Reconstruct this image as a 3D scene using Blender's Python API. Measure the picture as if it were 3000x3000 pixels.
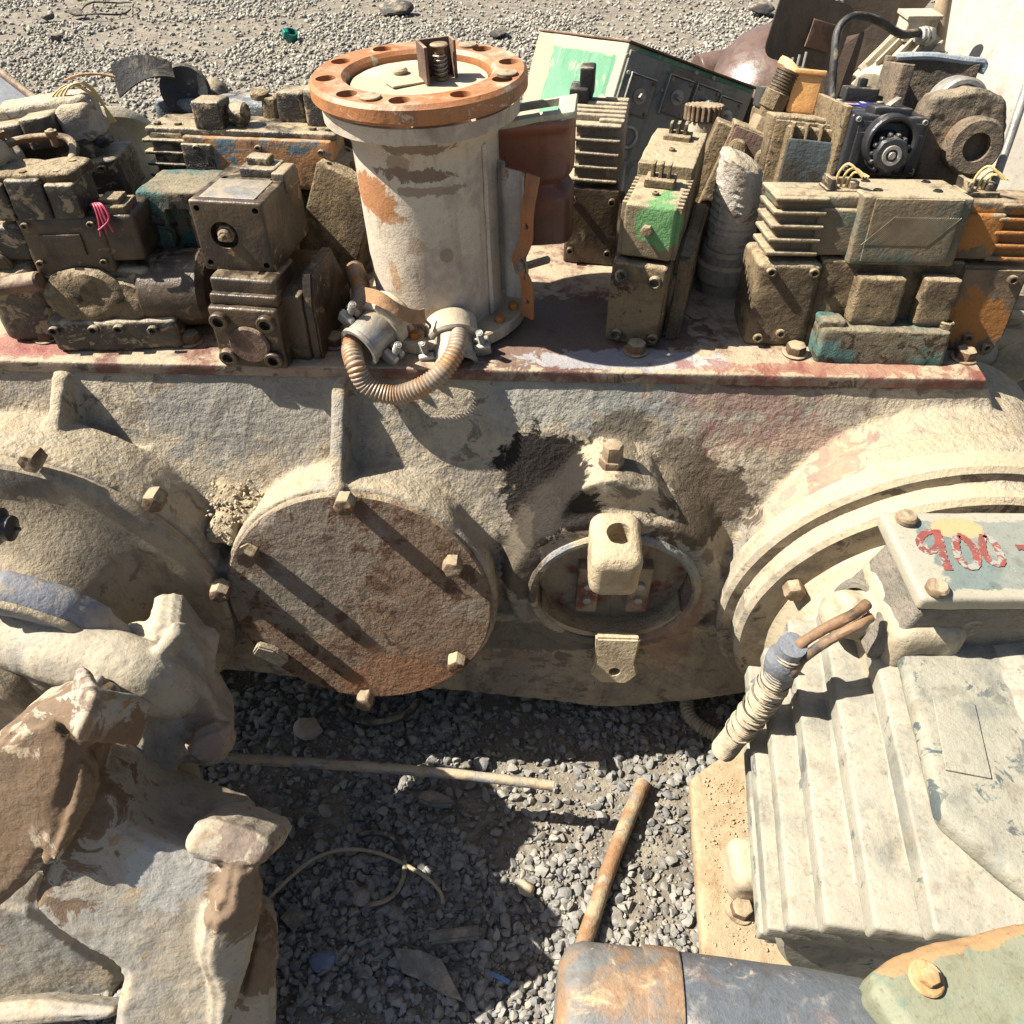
import bpy, bmesh, math, random
import numpy as np
from mathutils import Vector, Matrix, Euler
R=math.radians
random.seed(7)
for o in list(bpy.data.objects): bpy.data.objects.remove(o)
S=bpy.context.scene
COL=S.collection
# ------------------------------------------------------------------ camera, sky, sun
F=2250.0; H=1.55
cam=bpy.data.cameras.new('camera'); co=bpy.data.objects.new('camera',cam); COL.objects.link(co)
co.location=(0,0,H); co.rotation_euler=(R(45),0,0)
cam.sensor_width=36; cam.sensor_fit='HORIZONTAL'; cam.lens=36*F/3000; cam.clip_start=.02; cam.clip_end=400
S.camera=co
SUN=Vector((.645,-.048,-.735)).normalized()          # direction the light travels
W=bpy.data.worlds.new('World'); S.world=W; W.use_nodes=True
nt=W.node_tree; bg=nt.nodes['Background']
sky=nt.nodes.new('ShaderNodeTexSky'); sky.sky_type='NISHITA'; sky.sun_disc=False
sky.sun_elevation=math.asin(-SUN.z); sky.sun_rotation=math.atan2(-SUN.x,-SUN.y)
sky.air_density=1.0; sky.dust_density=1.5; sky.ozone_density=1.0
nt.links.new(sky.outputs[0],bg.inputs[0]); bg.inputs[1].default_value=.047
sl=bpy.data.lights.new('sun','SUN'); sl.energy=4.8; sl.angle=R(.5); sl.color=(1,.94,.835)
so=bpy.data.objects.new('sun',sl); COL.objects.link(so); so.rotation_euler=SUN.to_track_quat('-Z','Y').to_euler()
S.view_settings.view_transform='Standard'; S.view_settings.look='None'; S.view_settings.gamma=1
S.view_settings.exposure=1.38
try: S.cycles.max_bounces=5; S.cycles.diffuse_bounces=3
except Exception: pass
# ------------------------------------------------------------------ photo -> place helpers
cc=math.sqrt(.5)
def ray(x,y):
    a=(x-1500)/F; b=(1500-y)/F
    return np.array([a,cc+b*cc,-cc+b*cc])
O0=np.array([0,0,H])
def ay(x,y,Y): d=ray(x,y); return O0+d*(Y/d[1])
def az(x,y,z): d=ray(x,y); return O0+d*((z-H)/d[2])
# ------------------------------------------------------------------ numpy noise
def _h(i,j,k,s):
    n=(i*374761393+j*668265263+k*2147483647+s*1274126177)&0xFFFFFFFF
    n=((n^(n>>13))*1274126177)&0xFFFFFFFF
    n=((n^(n>>15))*2246822519)&0xFFFFFFFF
    return ((n^(n>>16))&0xFFFF)/65535.0
def vn(P,s=0):
    P=np.asarray(P,float); I=np.floor(P).astype(np.int64); f=P-I; f=f*f*(3-2*f)
    i,j,k=I.T; x,y,z=f.T; r=0
    for a in (0,1):
        for b in (0,1):
            for c in (0,1):
                r=r+_h(i+a,j+b,k+c,s)*(x if a else 1-x)*(y if b else 1-y)*(z if c else 1-z)
    return r*2-1
def fbm(P,o=3,s=0):
    r=0;a=1.;t=0
    for q in range(o): r=r+a*vn(P*2.03**q+q*17.3,s+q); t+=a; a*=.5
    return r/t
# ------------------------------------------------------------------ mesh kit: every primitive is (verts Nx3, faces)
def axes(d):
    d=Vector(d).normalized(); return np.array(d.to_track_quat('Z','Y').to_matrix())
def mv(m,loc=(0,0,0),rot=None,d=None,sc=None):
    V,Fc=m; V=np.array(V,float)
    if sc is not None: V=V*np.array(sc)
    if d is not None: V=V@axes(d).T
    if rot is not None: V=V@np.array(Euler([R(a) for a in rot]).to_matrix()).T
    return V+np.array(loc,float),Fc
def join(*ms):
    Vs=[];Fs=[];n=0
    for V,Fc in ms:
        Vs.append(V); Fs+= [[i+n for i in f] for f in Fc]; n+=len(V)
    return np.vstack(Vs),Fs
def box(x0,x1,y0,y1,z0,z1,r=.004,L=.014,taper=None):
    c=np.array([(x0+x1)/2,(y0+y1)/2,(z0+z1)/2]); h=np.array([abs(x1-x0),abs(y1-y0),abs(z1-z0)])/2
    r=min(r,h.min()*.95)
    def ax(a):
        i=a-r; n=max(1,int(round(2*i/L))) if i>1e-6 else 1
        return np.unique(np.round(np.concatenate([[-a,-a+r-.414*r],np.linspace(-i,i,n+1),[a-r+.414*r,a]]),7))
    A=[ax(q) for q in h]; key={}; V=[]; Fs=[]
    def vid(p):
        k=(round(p[0],6),round(p[1],6),round(p[2],6))
        if k not in key: key[k]=len(V); V.append(p)
        return key[k]
    for d in range(3):
        u,v=(d+1)%3,(d+2)%3
        for s in (-1,1):
            g=np.empty((len(A[u]),len(A[v])),int)
            for i,a in enumerate(A[u]):
                for j,b in enumerate(A[v]):
                    p=[0,0,0]; p[d]=s*h[d]; p[u]=a; p[v]=b; g[i,j]=vid(p)
            for i in range(len(A[u])-1):
                for j in range(len(A[v])-1):
                    q=[g[i,j],g[i+1,j],g[i+1,j+1],g[i,j+1]]
                    Fs.append(q if s>0 else q[::-1])
    V=np.array(V,float); inn=np.clip(V,-(h-r),h-r); dd=V-inn; ln=np.linalg.norm(dd,axis=1,keepdims=True); ln[ln==0]=1
    V=inn+dd/ln*r
    if taper:                                   # (tx,ty): scale of the top
        t=(V[:,2]/(2*h[2])+.5)[:,None]; V[:,:2]*=1+(np.array(taper)-1)*t
    return V+c,Fs
def lathe(prof,n=40,ph=0,a0=0,a1=360,step=None):
    """profile [(r,z)] round z; step refines long segments"""
    if step:
        P=[prof[0]]
        for a,b in zip(prof,prof[1:]):
            k=max(1,int(math.hypot(b[0]-a[0],b[1]-a[1])/step))
            P+=[(a[0]+(b[0]-a[0])*t/k,a[1]+(b[1]-a[1])*t/k) for t in range(1,k+1)]
        prof=P
    V=[];rings=[];full=abs(a1-a0)>=360; m=n if full else n+1
    for r,z in prof:
        if r<1e-7: rings.append([len(V)]*m); V.append((0,0,z))
        else:
            rings.append(list(range(len(V),len(V)+m)))
            for k in range(m):
                a=ph+R(a0)+R(a1-a0)*k/n; V.append((r*math.cos(a),r*math.sin(a),z))
    Fs=[]
    for A,B in zip(rings,rings[1:]):
        for k in range(n):
            q=[A[k],A[(k+1)%m],B[(k+1)%m],B[k]]; s=[]
            for i in q:
                if i not in s: s.append(i)
            if len(s)>2: Fs.append(s)
    return np.array(V,float),Fs
def cyl(r,h,n=32,b=.003,step=None,r1=None):
    r1=r if r1 is None else r1; b=min(b,r*.4,h*.4)
    return lathe([(0,0),(r-b,0),(r,b),(r1,h-b),(r1-b,h),(0,h)],n,step=step)
def ring(ri,ro,h,n=48,b=.003,step=None):
    b=min(b,(ro-ri)*.4,h*.4)
    return lathe([(ri,b),(ri+b,0),(ro-b,0),(ro,b),(ro,h-b),(ro-b,h),(ri+b,h),(ri,h-b),(ri,b)],n,step=step)
def cup(ro,ri,h,dep,n=24,b=.002):
    return lathe([(ro,0),(ro,h-b),(ro-b,h),(ri,h),(ri,h-dep),(0,h-dep)],n)
def hexb(r,h,n=6,b=.12,ph=0):
    V,Fc=lathe([(0,0),(r*.6,0),(r,0),(r,h*.35),(r,h*(1-b*1.6)),(r*.93,h*(1-b*.3)),(r*.8,h),(r*.4,h),(0,h)],n*5,ph)
    a=np.mod(np.arctan2(V[:,1],V[:,0])-ph,2*math.pi/n)-math.pi/n; f=math.cos(math.pi/n)/np.cos(a); f=1+(np.minimum(f,.975)-1); q=np.hypot(V[:,0],V[:,1])/max(r,1e-9)
    f=np.where(q>.85,f,1+(f-1)*.5); V[:,0]*=f; V[:,1]*=f; return V,Fc
def bolt(r,h,w=True):
    m=[mv(hexb(r,h),(0,0,r*.18 if w else 0),rot=(0,0,random.uniform(0,60)))]
    if w: m.append(cyl(r*1.28,r*.22,20,.001))
    return join(*m)
def tube(pts,r,n=10,sm=0,cor=None,cap=True):
    P=[Vector(p) for p in pts]
    if sm:
        Q=[]
        for i in range(len(P)-1):
            p0=P[max(i-1,0)];p1=P[i];p2=P[i+1];p3=P[min(i+2,len(P)-1)]
            for k in range(sm):
                t=k/sm
                Q.append(.5*((2*p1)+(p2-p0)*t+(2*p0-5*p1+4*p2-p3)*t*t+(3*p1-p0-3*p2+p3)*t**3))
        P=Q+[P[-1]]
    if cor:                                    # corrugated: resample by length
        pitch,amp=cor; d=[0]
        for a,b in zip(P,P[1:]): d.append(d[-1]+(b-a).length)
        m=int(d[-1]/pitch*4); Q=[];rr=[];j=0
        for k in range(m+1):
            s=d[-1]*k/m
            while j<len(d)-2 and d[j+1]<s: j+=1
            t=(s-d[j])/max(d[j+1]-d[j],1e-9); Q.append(P[j].lerp(P[j+1],t)); rr.append(r+amp*(0,1,0.6,-1)[k%4])
        P=Q
    else: rr=r if isinstance(r,(list,tuple)) else None
    V=[];Fs=[]; N=None; m=len(P)
    for i,p in enumerate(P):
        T=(P[min(i+1,m-1)]-P[max(i-1,0)]).normalized()
        if N is None: N=T.orthogonal().normalized()
        N=(N-T*N.dot(T)).normalized(); B=T.cross(N)
        q=(rr[min(int(i*len(rr)/m),len(rr)-1)] if rr else r)
        for k in range(n):
            a=2*math.pi*k/n; V.append(p+N*(q*math.cos(a))+B*(q*math.sin(a)))
    for i in range(m-1):
        for k in range(n): Fs.append([i*n+k,i*n+(k+1)%n,(i+1)*n+(k+1)%n,(i+1)*n+k])
    if cap: Fs.append(list(range(n))[::-1]); Fs.append([(m-1)*n+k for k in range(n)])
    return np.array(V,float),Fs
def prism(poly,h,b=0.0,seg=2):
    """outline in xy extruded 0..h along z, bevelled"""
    bm=bmesh.new(); vs=[bm.verts.new((x,y,0)) for x,y in poly]; f=bm.faces.new(vs); bm.normal_update()
    if f.normal.z<0: f.normal_flip()
    e=bmesh.ops.extrude_face_region(bm,geom=[f]); nv=[g for g in e['geom'] if isinstance(g,bmesh.types.BMVert)]
    bmesh.ops.translate(bm,vec=(0,0,h),verts=nv); bmesh.ops.recalc_face_normals(bm,faces=bm.faces)
    if b: bmesh.ops.bevel(bm,geom=bm.edges[:],offset=b,segments=seg,affect='EDGES',clamp_overlap=True)
    bm.verts.index_update(); V=np.array([v.co[:] for v in bm.verts]); Fs=[[v.index for v in f.verts] for f in bm.faces]; bm.free()
    return V,Fs
def sheet(fn,nu,nv,t=.003):
    """thin solid sheet from fn(u,v)->xyz"""
    G=np.array([[fn(i/nu,j/nv) for j in range(nv+1)] for i in range(nu+1)],float)
    du=np.gradient(G,axis=0);dv=np.gradient(G,axis=1);N=np.cross(du,dv);N/=np.linalg.norm(N,axis=2,keepdims=True)+1e-12
    A=(G+N*t/2).reshape(-1,3);B=(G-N*t/2).reshape(-1,3);n=len(A);w=nv+1;Fs=[]
    for i in range(nu):
        for j in range(nv):
            q=[i*w+j,(i+1)*w+j,(i+1)*w+j+1,i*w+j+1]; Fs.append(q); Fs.append([k+n for k in q[::-1]])
    bd=[i*w for i in range(nu+1)]+[nu*w+j for j in range(1,nv+1)]+[i*w+nv for i in range(nu-1,-1,-1)]+[j for j in range(nv-1,0,-1)]
    for a,b in zip(bd,bd[1:]+bd[:1]): Fs.append([b,a,a+n,b+n])
    return np.vstack([A,B]),Fs
def tomesh(name,m,fix=False):
    V,Fs=m; me=bpy.data.meshes.new(name); me.from_pydata([tuple(v) for v in V],[],Fs)
    if fix:
        bm=bmesh.new(); bm.from_mesh(me); bmesh.ops.recalc_face_normals(bm,faces=bm.faces); bm.to_mesh(me); bm.free()
    me.update(); return me
def evalmods(o):
    dg=bpy.context.evaluated_depsgraph_get(); me=bpy.data.meshes.new_from_object(o.evaluated_get(dg)); return me
def remesh(m,vox,sm=4):
    me=tomesh('t',m); o=bpy.data.objects.new('t',me); COL.objects.link(o)
    md=o.modifiers.new('r','REMESH'); md.mode='VOXEL'; md.voxel_size=vox
    if sm: s=o.modifiers.new('s','SMOOTH'); s.iterations=sm; s.factor=.5
    r=evalmods(o); V=np.empty(len(r.vertices)*3); r.vertices.foreach_get('co',V); Fs=[list(p.vertices) for p in r.polygons]
    bpy.data.objects.remove(o); bpy.data.meshes.remove(me); bpy.data.meshes.remove(r)
    return V.reshape(-1,3),Fs
def cut(m,c):
    a=tomesh('a',m,True); b=tomesh('b',c,True); oa=bpy.data.objects.new('a',a); ob=bpy.data.objects.new('b',b)
    COL.objects.link(oa); COL.objects.link(ob)
    md=oa.modifiers.new('b','BOOLEAN'); md.operation='DIFFERENCE'; md.object=ob; md.solver='EXACT'; md.use_self=False
    r=evalmods(oa); V=np.empty(len(r.vertices)*3); r.vertices.foreach_get('co',V); Fs=[list(p.vertices) for p in r.polygons]
    for o in (oa,ob): bpy.data.objects.remove(o)
    return V.reshape(-1,3),Fs
SEED=[0]
def obj(name,m,mat,parent=None,n=(.0005,80),n2=None,ang=38,fix=True):
    """link one mesh object; n, n2 = (height, frequency) of real surface lumpiness"""
    me=tomesh(name,m,fix); SEED[0]+=1
    if n or n2:
        k=len(me.vertices); V=np.empty(k*3); me.vertices.foreach_get('co',V); V=V.reshape(-1,3)
        N=np.empty(k*3); me.vertices.foreach_get('normal',N); N=N.reshape(-1,3)
        D=np.zeros(k)
        if n: D+=n[0]*fbm(V*n[1]+SEED[0]*3.7,3,SEED[0])
        if n2: D+=n2[0]*fbm(V*n2[1]+SEED[0]*5.1,2,SEED[0]+50)
        V=V+N*D[:,None]; me.vertices.foreach_set('co',V.ravel().astype(np.float32)); me.update()
    me.shade_smooth()
    if ang is not None: me.set_sharp_from_angle(angle=R(ang))
    if mat: me.materials.append(mat)
    o=bpy.data.objects.new(name,me); COL.objects.link(o)
    if parent is not None: o.parent=parent
    return o
def thing(name,label,cat,loc=(0,0,0),rot=(0,0,0),group=None):
    o=bpy.data.objects.new(name,None); o.empty_display_size=.05; COL.objects.link(o)
    o.location=loc; o.rotation_euler=[R(a) for a in rot]; o['label']=label; o['category']=cat
    if group: o['group']=group
    return o
def tag(o,label,cat,group=None):
    o['label']=label; o['category']=cat
    if group: o['group']=group
    return o
# ------------------------------------------------------------------ materials
def nn(t,k,**kw):
    n=t.nodes.new('ShaderNode'+k)
    for a,b in kw.items(): setattr(n,a,b)
    return n
def lnk(t,a,b): t.links.new(a,b)
def mathn(t,op,a,b=None,clamp=False):
    n=nn(t,'Math',operation=op,use_clamp=clamp)
    for i,v in enumerate((a,b)):
        if v is None: continue
        if isinstance(v,(int,float)): n.inputs[i].default_value=v
        else: lnk(t,v,n.inputs[i])
    return n.outputs[0]
def mapr(t,v,a,b,c=0.,d=1.):
    n=nn(t,'MapRange'); n.interpolation_type='SMOOTHSTEP'
    lnk(t,v,n.inputs[0])
    for i,x in enumerate((a,b,c,d)): n.inputs[1+i].default_value=x
    return n.outputs[0]
def mixc(t,f,a,b,mode='MIX'):
    n=nn(t,'Mix',data_type='RGBA',blend_type=mode)
    for i,v in ((0,f),(6,a),(7,b)):
        if isinstance(v,(int,float)): n.inputs[i].default_value=v
        elif isinstance(v,tuple): n.inputs[i].default_value=(*v[:3],1)
        else: lnk(t,v,n.inputs[i])
    return n.outputs[2]
def noise(t,vec,sc,det=5,rough=.6,dist=0.):
    n=nn(t,'TexNoise'); lnk(t,vec,n.inputs['Vector']); n.inputs['Scale'].default_value=sc
    n.inputs['Detail'].default_value=det; n.inputs['Roughness'].default_value=rough; n.inputs['Distortion'].default_value=dist
    return n.outputs[0]
MS=[0]
DUST=(.43,.35,.228)
def grime(name,base,alt=None,alt_t=.5,dust=DUST,dust_a=.6,rust=None,rust_t=.62,rough=.85,metal=0.,bump=.6,sc=1.,spots=(),coarse=1.,spec=.3,wear=None):
    """worn surface: base paint, second tone, chips or rust, speckle, dust that settled on what faces up, spots = ragged colour marks, on the gearbox housing partly painted shadow"""
    m=bpy.data.materials.new(name); m.use_nodes=True; t=m.node_tree; b=t.nodes['Principled BSDF']; MS[0]+=1
    tc=nn(t,'TexCoord'); mp=nn(t,'Mapping'); lnk(t,tc.outputs['Object'],mp.inputs[0]); mp.inputs[1].default_value=(MS[0]*1.37,MS[0]*.71,MS[0]*2.13)
    v=mp.outputs[0]
    n1=noise(t,v,9*sc,7,.62,.3); n2=noise(t,v,26*sc,8,.7,.6); n3=noise(t,v,230*sc,3,.6); n4=noise(t,v,75*sc,5,.65)
    c=(*base,) ; alt=alt or tuple(x*.6 for x in base)
    col=mixc(t,mapr(t,n1,alt_t-.06,alt_t+.08),base,alt)
    col=mixc(t,mapr(t,n4,.35,.7,0,.5),col,mixc(t,.5,col,(.75,.68,.58),'MULTIPLY'))
    st=nn(t,'Mapping'); lnk(t,v,st.inputs[0]); st.inputs[3].default_value=(1,1,.13)
    col=mixc(t,mapr(t,noise(t,st.outputs[0],42*sc,4,.6,.2),.52,.68,0,.38),col,mixc(t,1.,col,(.5,.42,.34),'MULTIPLY'))
    if rust: col=mixc(t,mapr(t,n2,rust_t-.02,rust_t+.03),col,rust)
    if dust_a:
        g=nn(t,'NewGeometry'); sx=nn(t,'SeparateXYZ'); lnk(t,g.outputs['Normal'],sx.inputs[0])
        up=mapr(t,sx.outputs[2],-.35,.95)
        dn=mathn(t,'ADD',mathn(t,'MULTIPLY',n2,1.1),mathn(t,'MULTIPLY',n1,.7))
        dm=mapr(t,mathn(t,'ADD',dn,mathn(t,'MULTIPLY',up,.55)),1.60-.75*dust_a,1.86-.75*dust_a,0,min(1,.55+.4*dust_a))
        col=mixc(t,dm,col,mixc(t,n4,tuple(x*.8 for x in dust),tuple(min(1,x*1.12) for x in dust)))
    for s in spots:                              # (center, radii, colour, raggedness, amount)
        ce,ra,cl=s[:3]; rg=s[3] if len(s)>3 else .35; am=s[4] if len(s)>4 else 1.
        sub=nn(t,'VectorMath',operation='SUBTRACT'); lnk(t,tc.outputs['Object'],sub.inputs[0]); sub.inputs[1].default_value=ce
        dv=nn(t,'VectorMath',operation='DIVIDE'); lnk(t,sub.outputs[0],dv.inputs[0]); dv.inputs[1].default_value=ra
        ln=nn(t,'VectorMath',operation='LENGTH'); lnk(t,dv.outputs[0],ln.inputs[0])
        d=mathn(t,'ADD',ln.outputs['Value'],mathn(t,'MULTIPLY',mathn(t,'SUBTRACT',n2,.5),rg*3.4))
        col=mixc(t,mapr(t,d,1.08,.93,0,am),col,cl)
    col=mixc(t,mapr(t,n3,.56,.72,0,.42),col,mixc(t,1.,col,(.42,.36,.3),'MULTIPLY'))
    lnk(t,col,b.inputs['Base Color']); b.inputs['Metallic'].default_value=metal
    ro=mapr(t,n2,.3,.7,max(0,rough-.12),min(1,rough+.12)); lnk(t,ro,b.inputs['Roughness'])
    b.inputs['Specular IOR Level'].default_value=spec
    if bump:
        h=mathn(t,'ADD',mathn(t,'MULTIPLY',noise(t,v,190*sc,4,.6),.45),mathn(t,'MULTIPLY',n4,1.0*coarse))
        h=mathn(t,'ADD',h,mathn(t,'MULTIPLY',n2,.8))
        bp=nn(t,'Bump'); bp.inputs['Strength'].default_value=min(1,bump); bp.inputs['Distance'].default_value=.0042*coarse
        lnk(t,h,bp.inputs['Height']); lnk(t,bp.outputs[0],b.inputs['Normal'])
    return m
def plain(name,col,rough=.6,metal=0.,spec=.4): 
    return grime(name,col,tuple(x*.75 for x in col),dust_a=.0,rough=rough,metal=metal,bump=.15,spec=spec)
OIL=(.030,.022,.014)
M={}
M['cast']=grime('dusty_cast_iron',(.30,.265,.21),(.20,.17,.135),dust_a=.62,rust=(.20,.12,.07),rust_t=.68,bump=.85)
M['oily']=grime('oily_brown_iron',(.075,.050,.028),(.032,.022,.014),dust_a=.24,dust=(.36,.28,.17),rough=.42,bump=.35,spec=.5,rust=(.20,.13,.07),rust_t=.62)
M['blackoil']=grime('black_greasy_iron',(.030,.024,.018),(.095,.072,.045),alt_t=.53,dust_a=.50,dust=(.40,.32,.20),rough=.48,bump=.7,spec=.5,rust=(.25,.19,.115),rust_t=.555,coarse=1.)
M['mud']=grime('mud_caked_iron',(.20,.148,.085),(.095,.068,.040),alt_t=.51,dust_a=.50,dust=(.42,.335,.21),rough=.9,bump=1.,rust=(.05,.038,.026),rust_t=.60,coarse=1.4)
M['teal']=grime('teal_flaking_paint',(.07,.14,.125),(.16,.13,.085),dust_a=.32,dust=(.32,.27,.18),rough=.8,bump=.9,rust=(.05,.035,.02),rust_t=.54)
M['orange']=grime('orange_flaking_paint',(.40,.155,.035),(.20,.13,.08),alt_t=.55,dust_a=.22,rough=.7,bump=.6,rust=(.11,.085,.055),rust_t=.6)
M['orangepaint']=grime('orange_flange_paint',(.37,.155,.06),(.29,.14,.07),alt_t=.53,dust_a=.3,dust=(.44,.32,.2),rough=.5,bump=.3,rust=(.44,.38,.28),rust_t=.62,spec=.45)
M['bolt']=grime('dusty_bolt',(.26,.20,.13),(.14,.09,.055),alt_t=.49,dust_a=.38,rough=.8,bump=.5,rust=(.22,.1,.04),rust_t=.62)
M['rustbolt']=grime('rusty_bolt',(.17,.095,.05),(.1,.06,.035),dust_a=.5,rough=.85,bump=.6)
M['dark']=grime('dark_recess',(.016,.013,.01),(.03,.023,.017),dust_a=0,rough=.9,bump=.4)
M['rubber']=grime('black_rubber',(.028,.028,.028),(.05,.048,.045),dust_a=.35,rough=.6,bump=.3)
M['galv']=grime('grey_zinc',(.36,.35,.32),(.24,.23,.21),dust_a=.4,rough=.45,metal=.35,bump=.3,spec=.5,rust=(.35,.2,.09),rust_t=.66)
M['cream']=grime('cream_dusty_paint',(.45,.395,.30),(.36,.31,.225),dust_a=.5,dust=(.46,.39,.28),rough=.85,bump=.45,rust=(.3,.25,.18),rust_t=.7)
M['wire_y']=plain('yellow_wire',(.62,.46,.2),.5)
M['wire_r']=plain('red_wire',(.45,.04,.09),.5)
M['soil']=grime('dry_soil',(.40,.33,.22),(.30,.24,.16),dust_a=.3,rough=.95,bump=1.,coarse=1.6)
# ------------------------------------------------------------------ ground and gravel
def stone_mat(name,cols,dust,da):
    m=bpy.data.materials.new(name); m.use_nodes=True; t=m.node_tree; b=t.nodes['Principled BSDF']
    g=nn(t,'NewGeometry'); rp=nn(t,'ValToRGB'); lnk(t,g.outputs['Random Per Island'],rp.inputs[0])
    e=rp.color_ramp.elements; e[0].color=(*cols[0],1); e[1].color=(*cols[-1],1); e[1].position=1
    for i,c in enumerate(cols[1:-1]): q=e.new((i+1)/(len(cols)-1)); q.color=(*c,1)
    tc=nn(t,'TexCoord'); v=tc.outputs['Object']
    n=noise(t,v,90,5,.65); big=noise(t,v,2.2,4,.6)
    col=mixc(t,mapr(t,n,.35,.7,0,.6),rp.outputs[0],mixc(t,.6,rp.outputs[0],(.6,.58,.55),'MULTIPLY'))
    sx=nn(t,'SeparateXYZ'); lnk(t,g.outputs['Normal'],sx.inputs[0])
    dm=mathn(t,'MULTIPLY',mapr(t,sx.outputs[2],-.2,.9),mapr(t,mathn(t,'ADD',n,mathn(t,'MULTIPLY',big,.8)),.75,1.1,.1*da,da))
    col=mixc(t,dm,col,dust)
    lnk(t,col,b.inputs['Base Color']); b.inputs['Roughness'].default_value=.9; b.inputs['Specular IOR Level'].default_value=.2
    bp=nn(t,'Bump'); bp.inputs['Strength'].default_value=.5; bp.inputs['Distance'].default_value=.003; lnk(t,noise(t,v,160,4),bp.inputs['Height']); lnk(t,bp.outputs[0],b.inputs['Normal'])
    return m
def ico(sub):
    bm=bmesh.new(); bmesh.ops.create_icosphere(bm,subdivisions=sub,radius=1); bm.verts.index_update()
    V=np.array([v.co[:] for v in bm.verts]); Fs=np.array([[v.index for v in f.verts] for f in bm.faces]); bm.free(); return V,Fs
def stones(name,P,r,sub,mat,seed,flat=.62,smooth=False):
    """P: Nx3 places, r: sizes; one mesh of angular pebbles"""
    g=np.random.default_rng(seed); V0,F0=ico(sub); K=24; N=len(P); var=[]
    for k in range(K):
        D=V0.copy()
        for q in range(9):                       # chop with random planes: angular crushed stone
            a=g.normal(size=3); a/=np.linalg.norm(a); h=g.uniform(.38,.8); d=D@a; D=D-np.outer(np.maximum(d-h,0),a)
        D*=1+.12*fbm(V0*1.7+k*9.1,2,k)[:,None]; var.append(D*np.array([g.uniform(.8,1.25),g.uniform(.75,1),g.uniform(flat*.8,flat*1.25)]))
    var=np.array(var); idx=g.integers(0,K,N); A=var[idx]*r[:,None,None]
    q=g.normal(size=(N,4)); q[:,1:3]*=.35; q/=np.linalg.norm(q,axis=1,keepdims=True); w,x,y,z=q.T
    Rm=np.stack([1-2*(y*y+z*z),2*(x*y-z*w),2*(x*z+y*w),2*(x*y+z*w),1-2*(x*x+z*z),2*(y*z-x*w),2*(x*z-y*w),2*(y*z+x*w),1-2*(x*x+y*y)],1).reshape(N,3,3)
    A=np.einsum('nij,nvj->nvi',Rm,A)+P[:,None,:]
    V=A.reshape(-1,3); Fs=(F0[None]+(np.arange(N)*len(V0))[:,None,None]).reshape(-1,3)
    me=bpy.data.meshes.new(name); me.vertices.add(len(V)); me.vertices.foreach_set('co',V.ravel().astype(np.float32))
    me.loops.add(Fs.size); me.loops.foreach_set('vertex_index',Fs.ravel().astype(np.int32)); me.polygons.add(len(Fs))
    me.polygons.foreach_set('loop_start',np.arange(0,Fs.size,3,dtype=np.int32)); me.update(calc_edges=True)
    if smooth: me.shade_smooth(); me.set_sharp_from_angle(angle=R(32))
    me.materials.append(mat); o=bpy.data.objects.new(name,me); COL.objects.link(o); return o
gx=np.concatenate([[-60,-30,-15],np.linspace(-8,8,161),[15,30,60]]); gy=np.concatenate([[-20,-6],np.linspace(-2,11,131),[16,30,60]])
def gz(x,y):
    P=np.stack([x,y,0*x],-1).reshape(-1,3); return (.022*fbm(P*1.3,3,3)+.006*fbm(P*9,2,5)).reshape(x.shape)-.004
def gheight(x,y):
    d=np.hypot(x,y); return gz(x,y)*np.clip((20-d)/10,0,1)
GX,GY=np.meshgrid(gx,gy,indexing='ij'); GZ=gheight(GX,GY); nx,ny=GX.shape
gm=(np.stack([GX,GY,GZ],-1).reshape(-1,3),[[i*ny+j,(i+1)*ny+j,(i+1)*ny+j+1,i*ny+j+1] for i in range(nx-1) for j in range(ny-1)])
gmat=grime('dry_dirt',(.19,.165,.13),(.12,.105,.085),dust_a=.3,dust=(.33,.29,.22),rough=.95,bump=1.,sc=.6,coarse=1.4)
gr=obj('ground',gm,gmat,n=None,fix=False,ang=None); gr['kind']='structure'
rg=np.random.default_rng(5)
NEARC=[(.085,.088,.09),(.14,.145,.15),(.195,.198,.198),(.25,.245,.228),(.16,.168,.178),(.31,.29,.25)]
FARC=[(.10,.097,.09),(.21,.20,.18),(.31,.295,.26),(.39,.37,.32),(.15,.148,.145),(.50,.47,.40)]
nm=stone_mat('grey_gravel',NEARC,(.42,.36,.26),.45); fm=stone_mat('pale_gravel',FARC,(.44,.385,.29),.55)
def field(n,fx,r0,r1,p,y0,y1,lift):
    u=rg.random(n)*(y1**2-y0**2)+y0**2; y=np.sqrt(u) if y1>3 else rg.uniform(y0,y1,n); x=fx(y,n); r=r0+(r1-r0)*rg.random(n)**p
    return np.stack([x,y,gheight(x,y)+r*lift],1),r
P1,r1=field(28000,lambda y,n: rg.uniform(-.75,.85,n),.004,.0165,2.5,.12,1.15,.35)
k=(fbm(np.c_[P1[:,:2]*4.2,np.zeros(len(P1))],2,9)<.34)|(rg.random(len(P1))<.3)
o=stones('gravel',P1[k],r1[k],2,nm,1,smooth=True); o['kind']='stuff'
P1,r1=field(9000,lambda y,n: rg.uniform(-.75,.85,n),.0018,.006,1.6,.12,1.15,.2)
o=stones('gravel',P1,r1,1,nm,2); o['kind']='stuff'
P1,r1=field(3200,lambda y,n: rg.uniform(.85,2.4,n),.006,.022,1.6,.6,2.6,.3)
o=stones('gravel',P1,r1,1,nm,3); o['kind']='stuff'
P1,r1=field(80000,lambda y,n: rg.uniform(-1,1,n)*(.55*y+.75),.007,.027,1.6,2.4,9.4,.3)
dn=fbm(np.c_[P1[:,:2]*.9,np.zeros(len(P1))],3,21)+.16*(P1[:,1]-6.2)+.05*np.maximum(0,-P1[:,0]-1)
k=(dn<.4)|(rg.random(len(P1))<.22)
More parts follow.
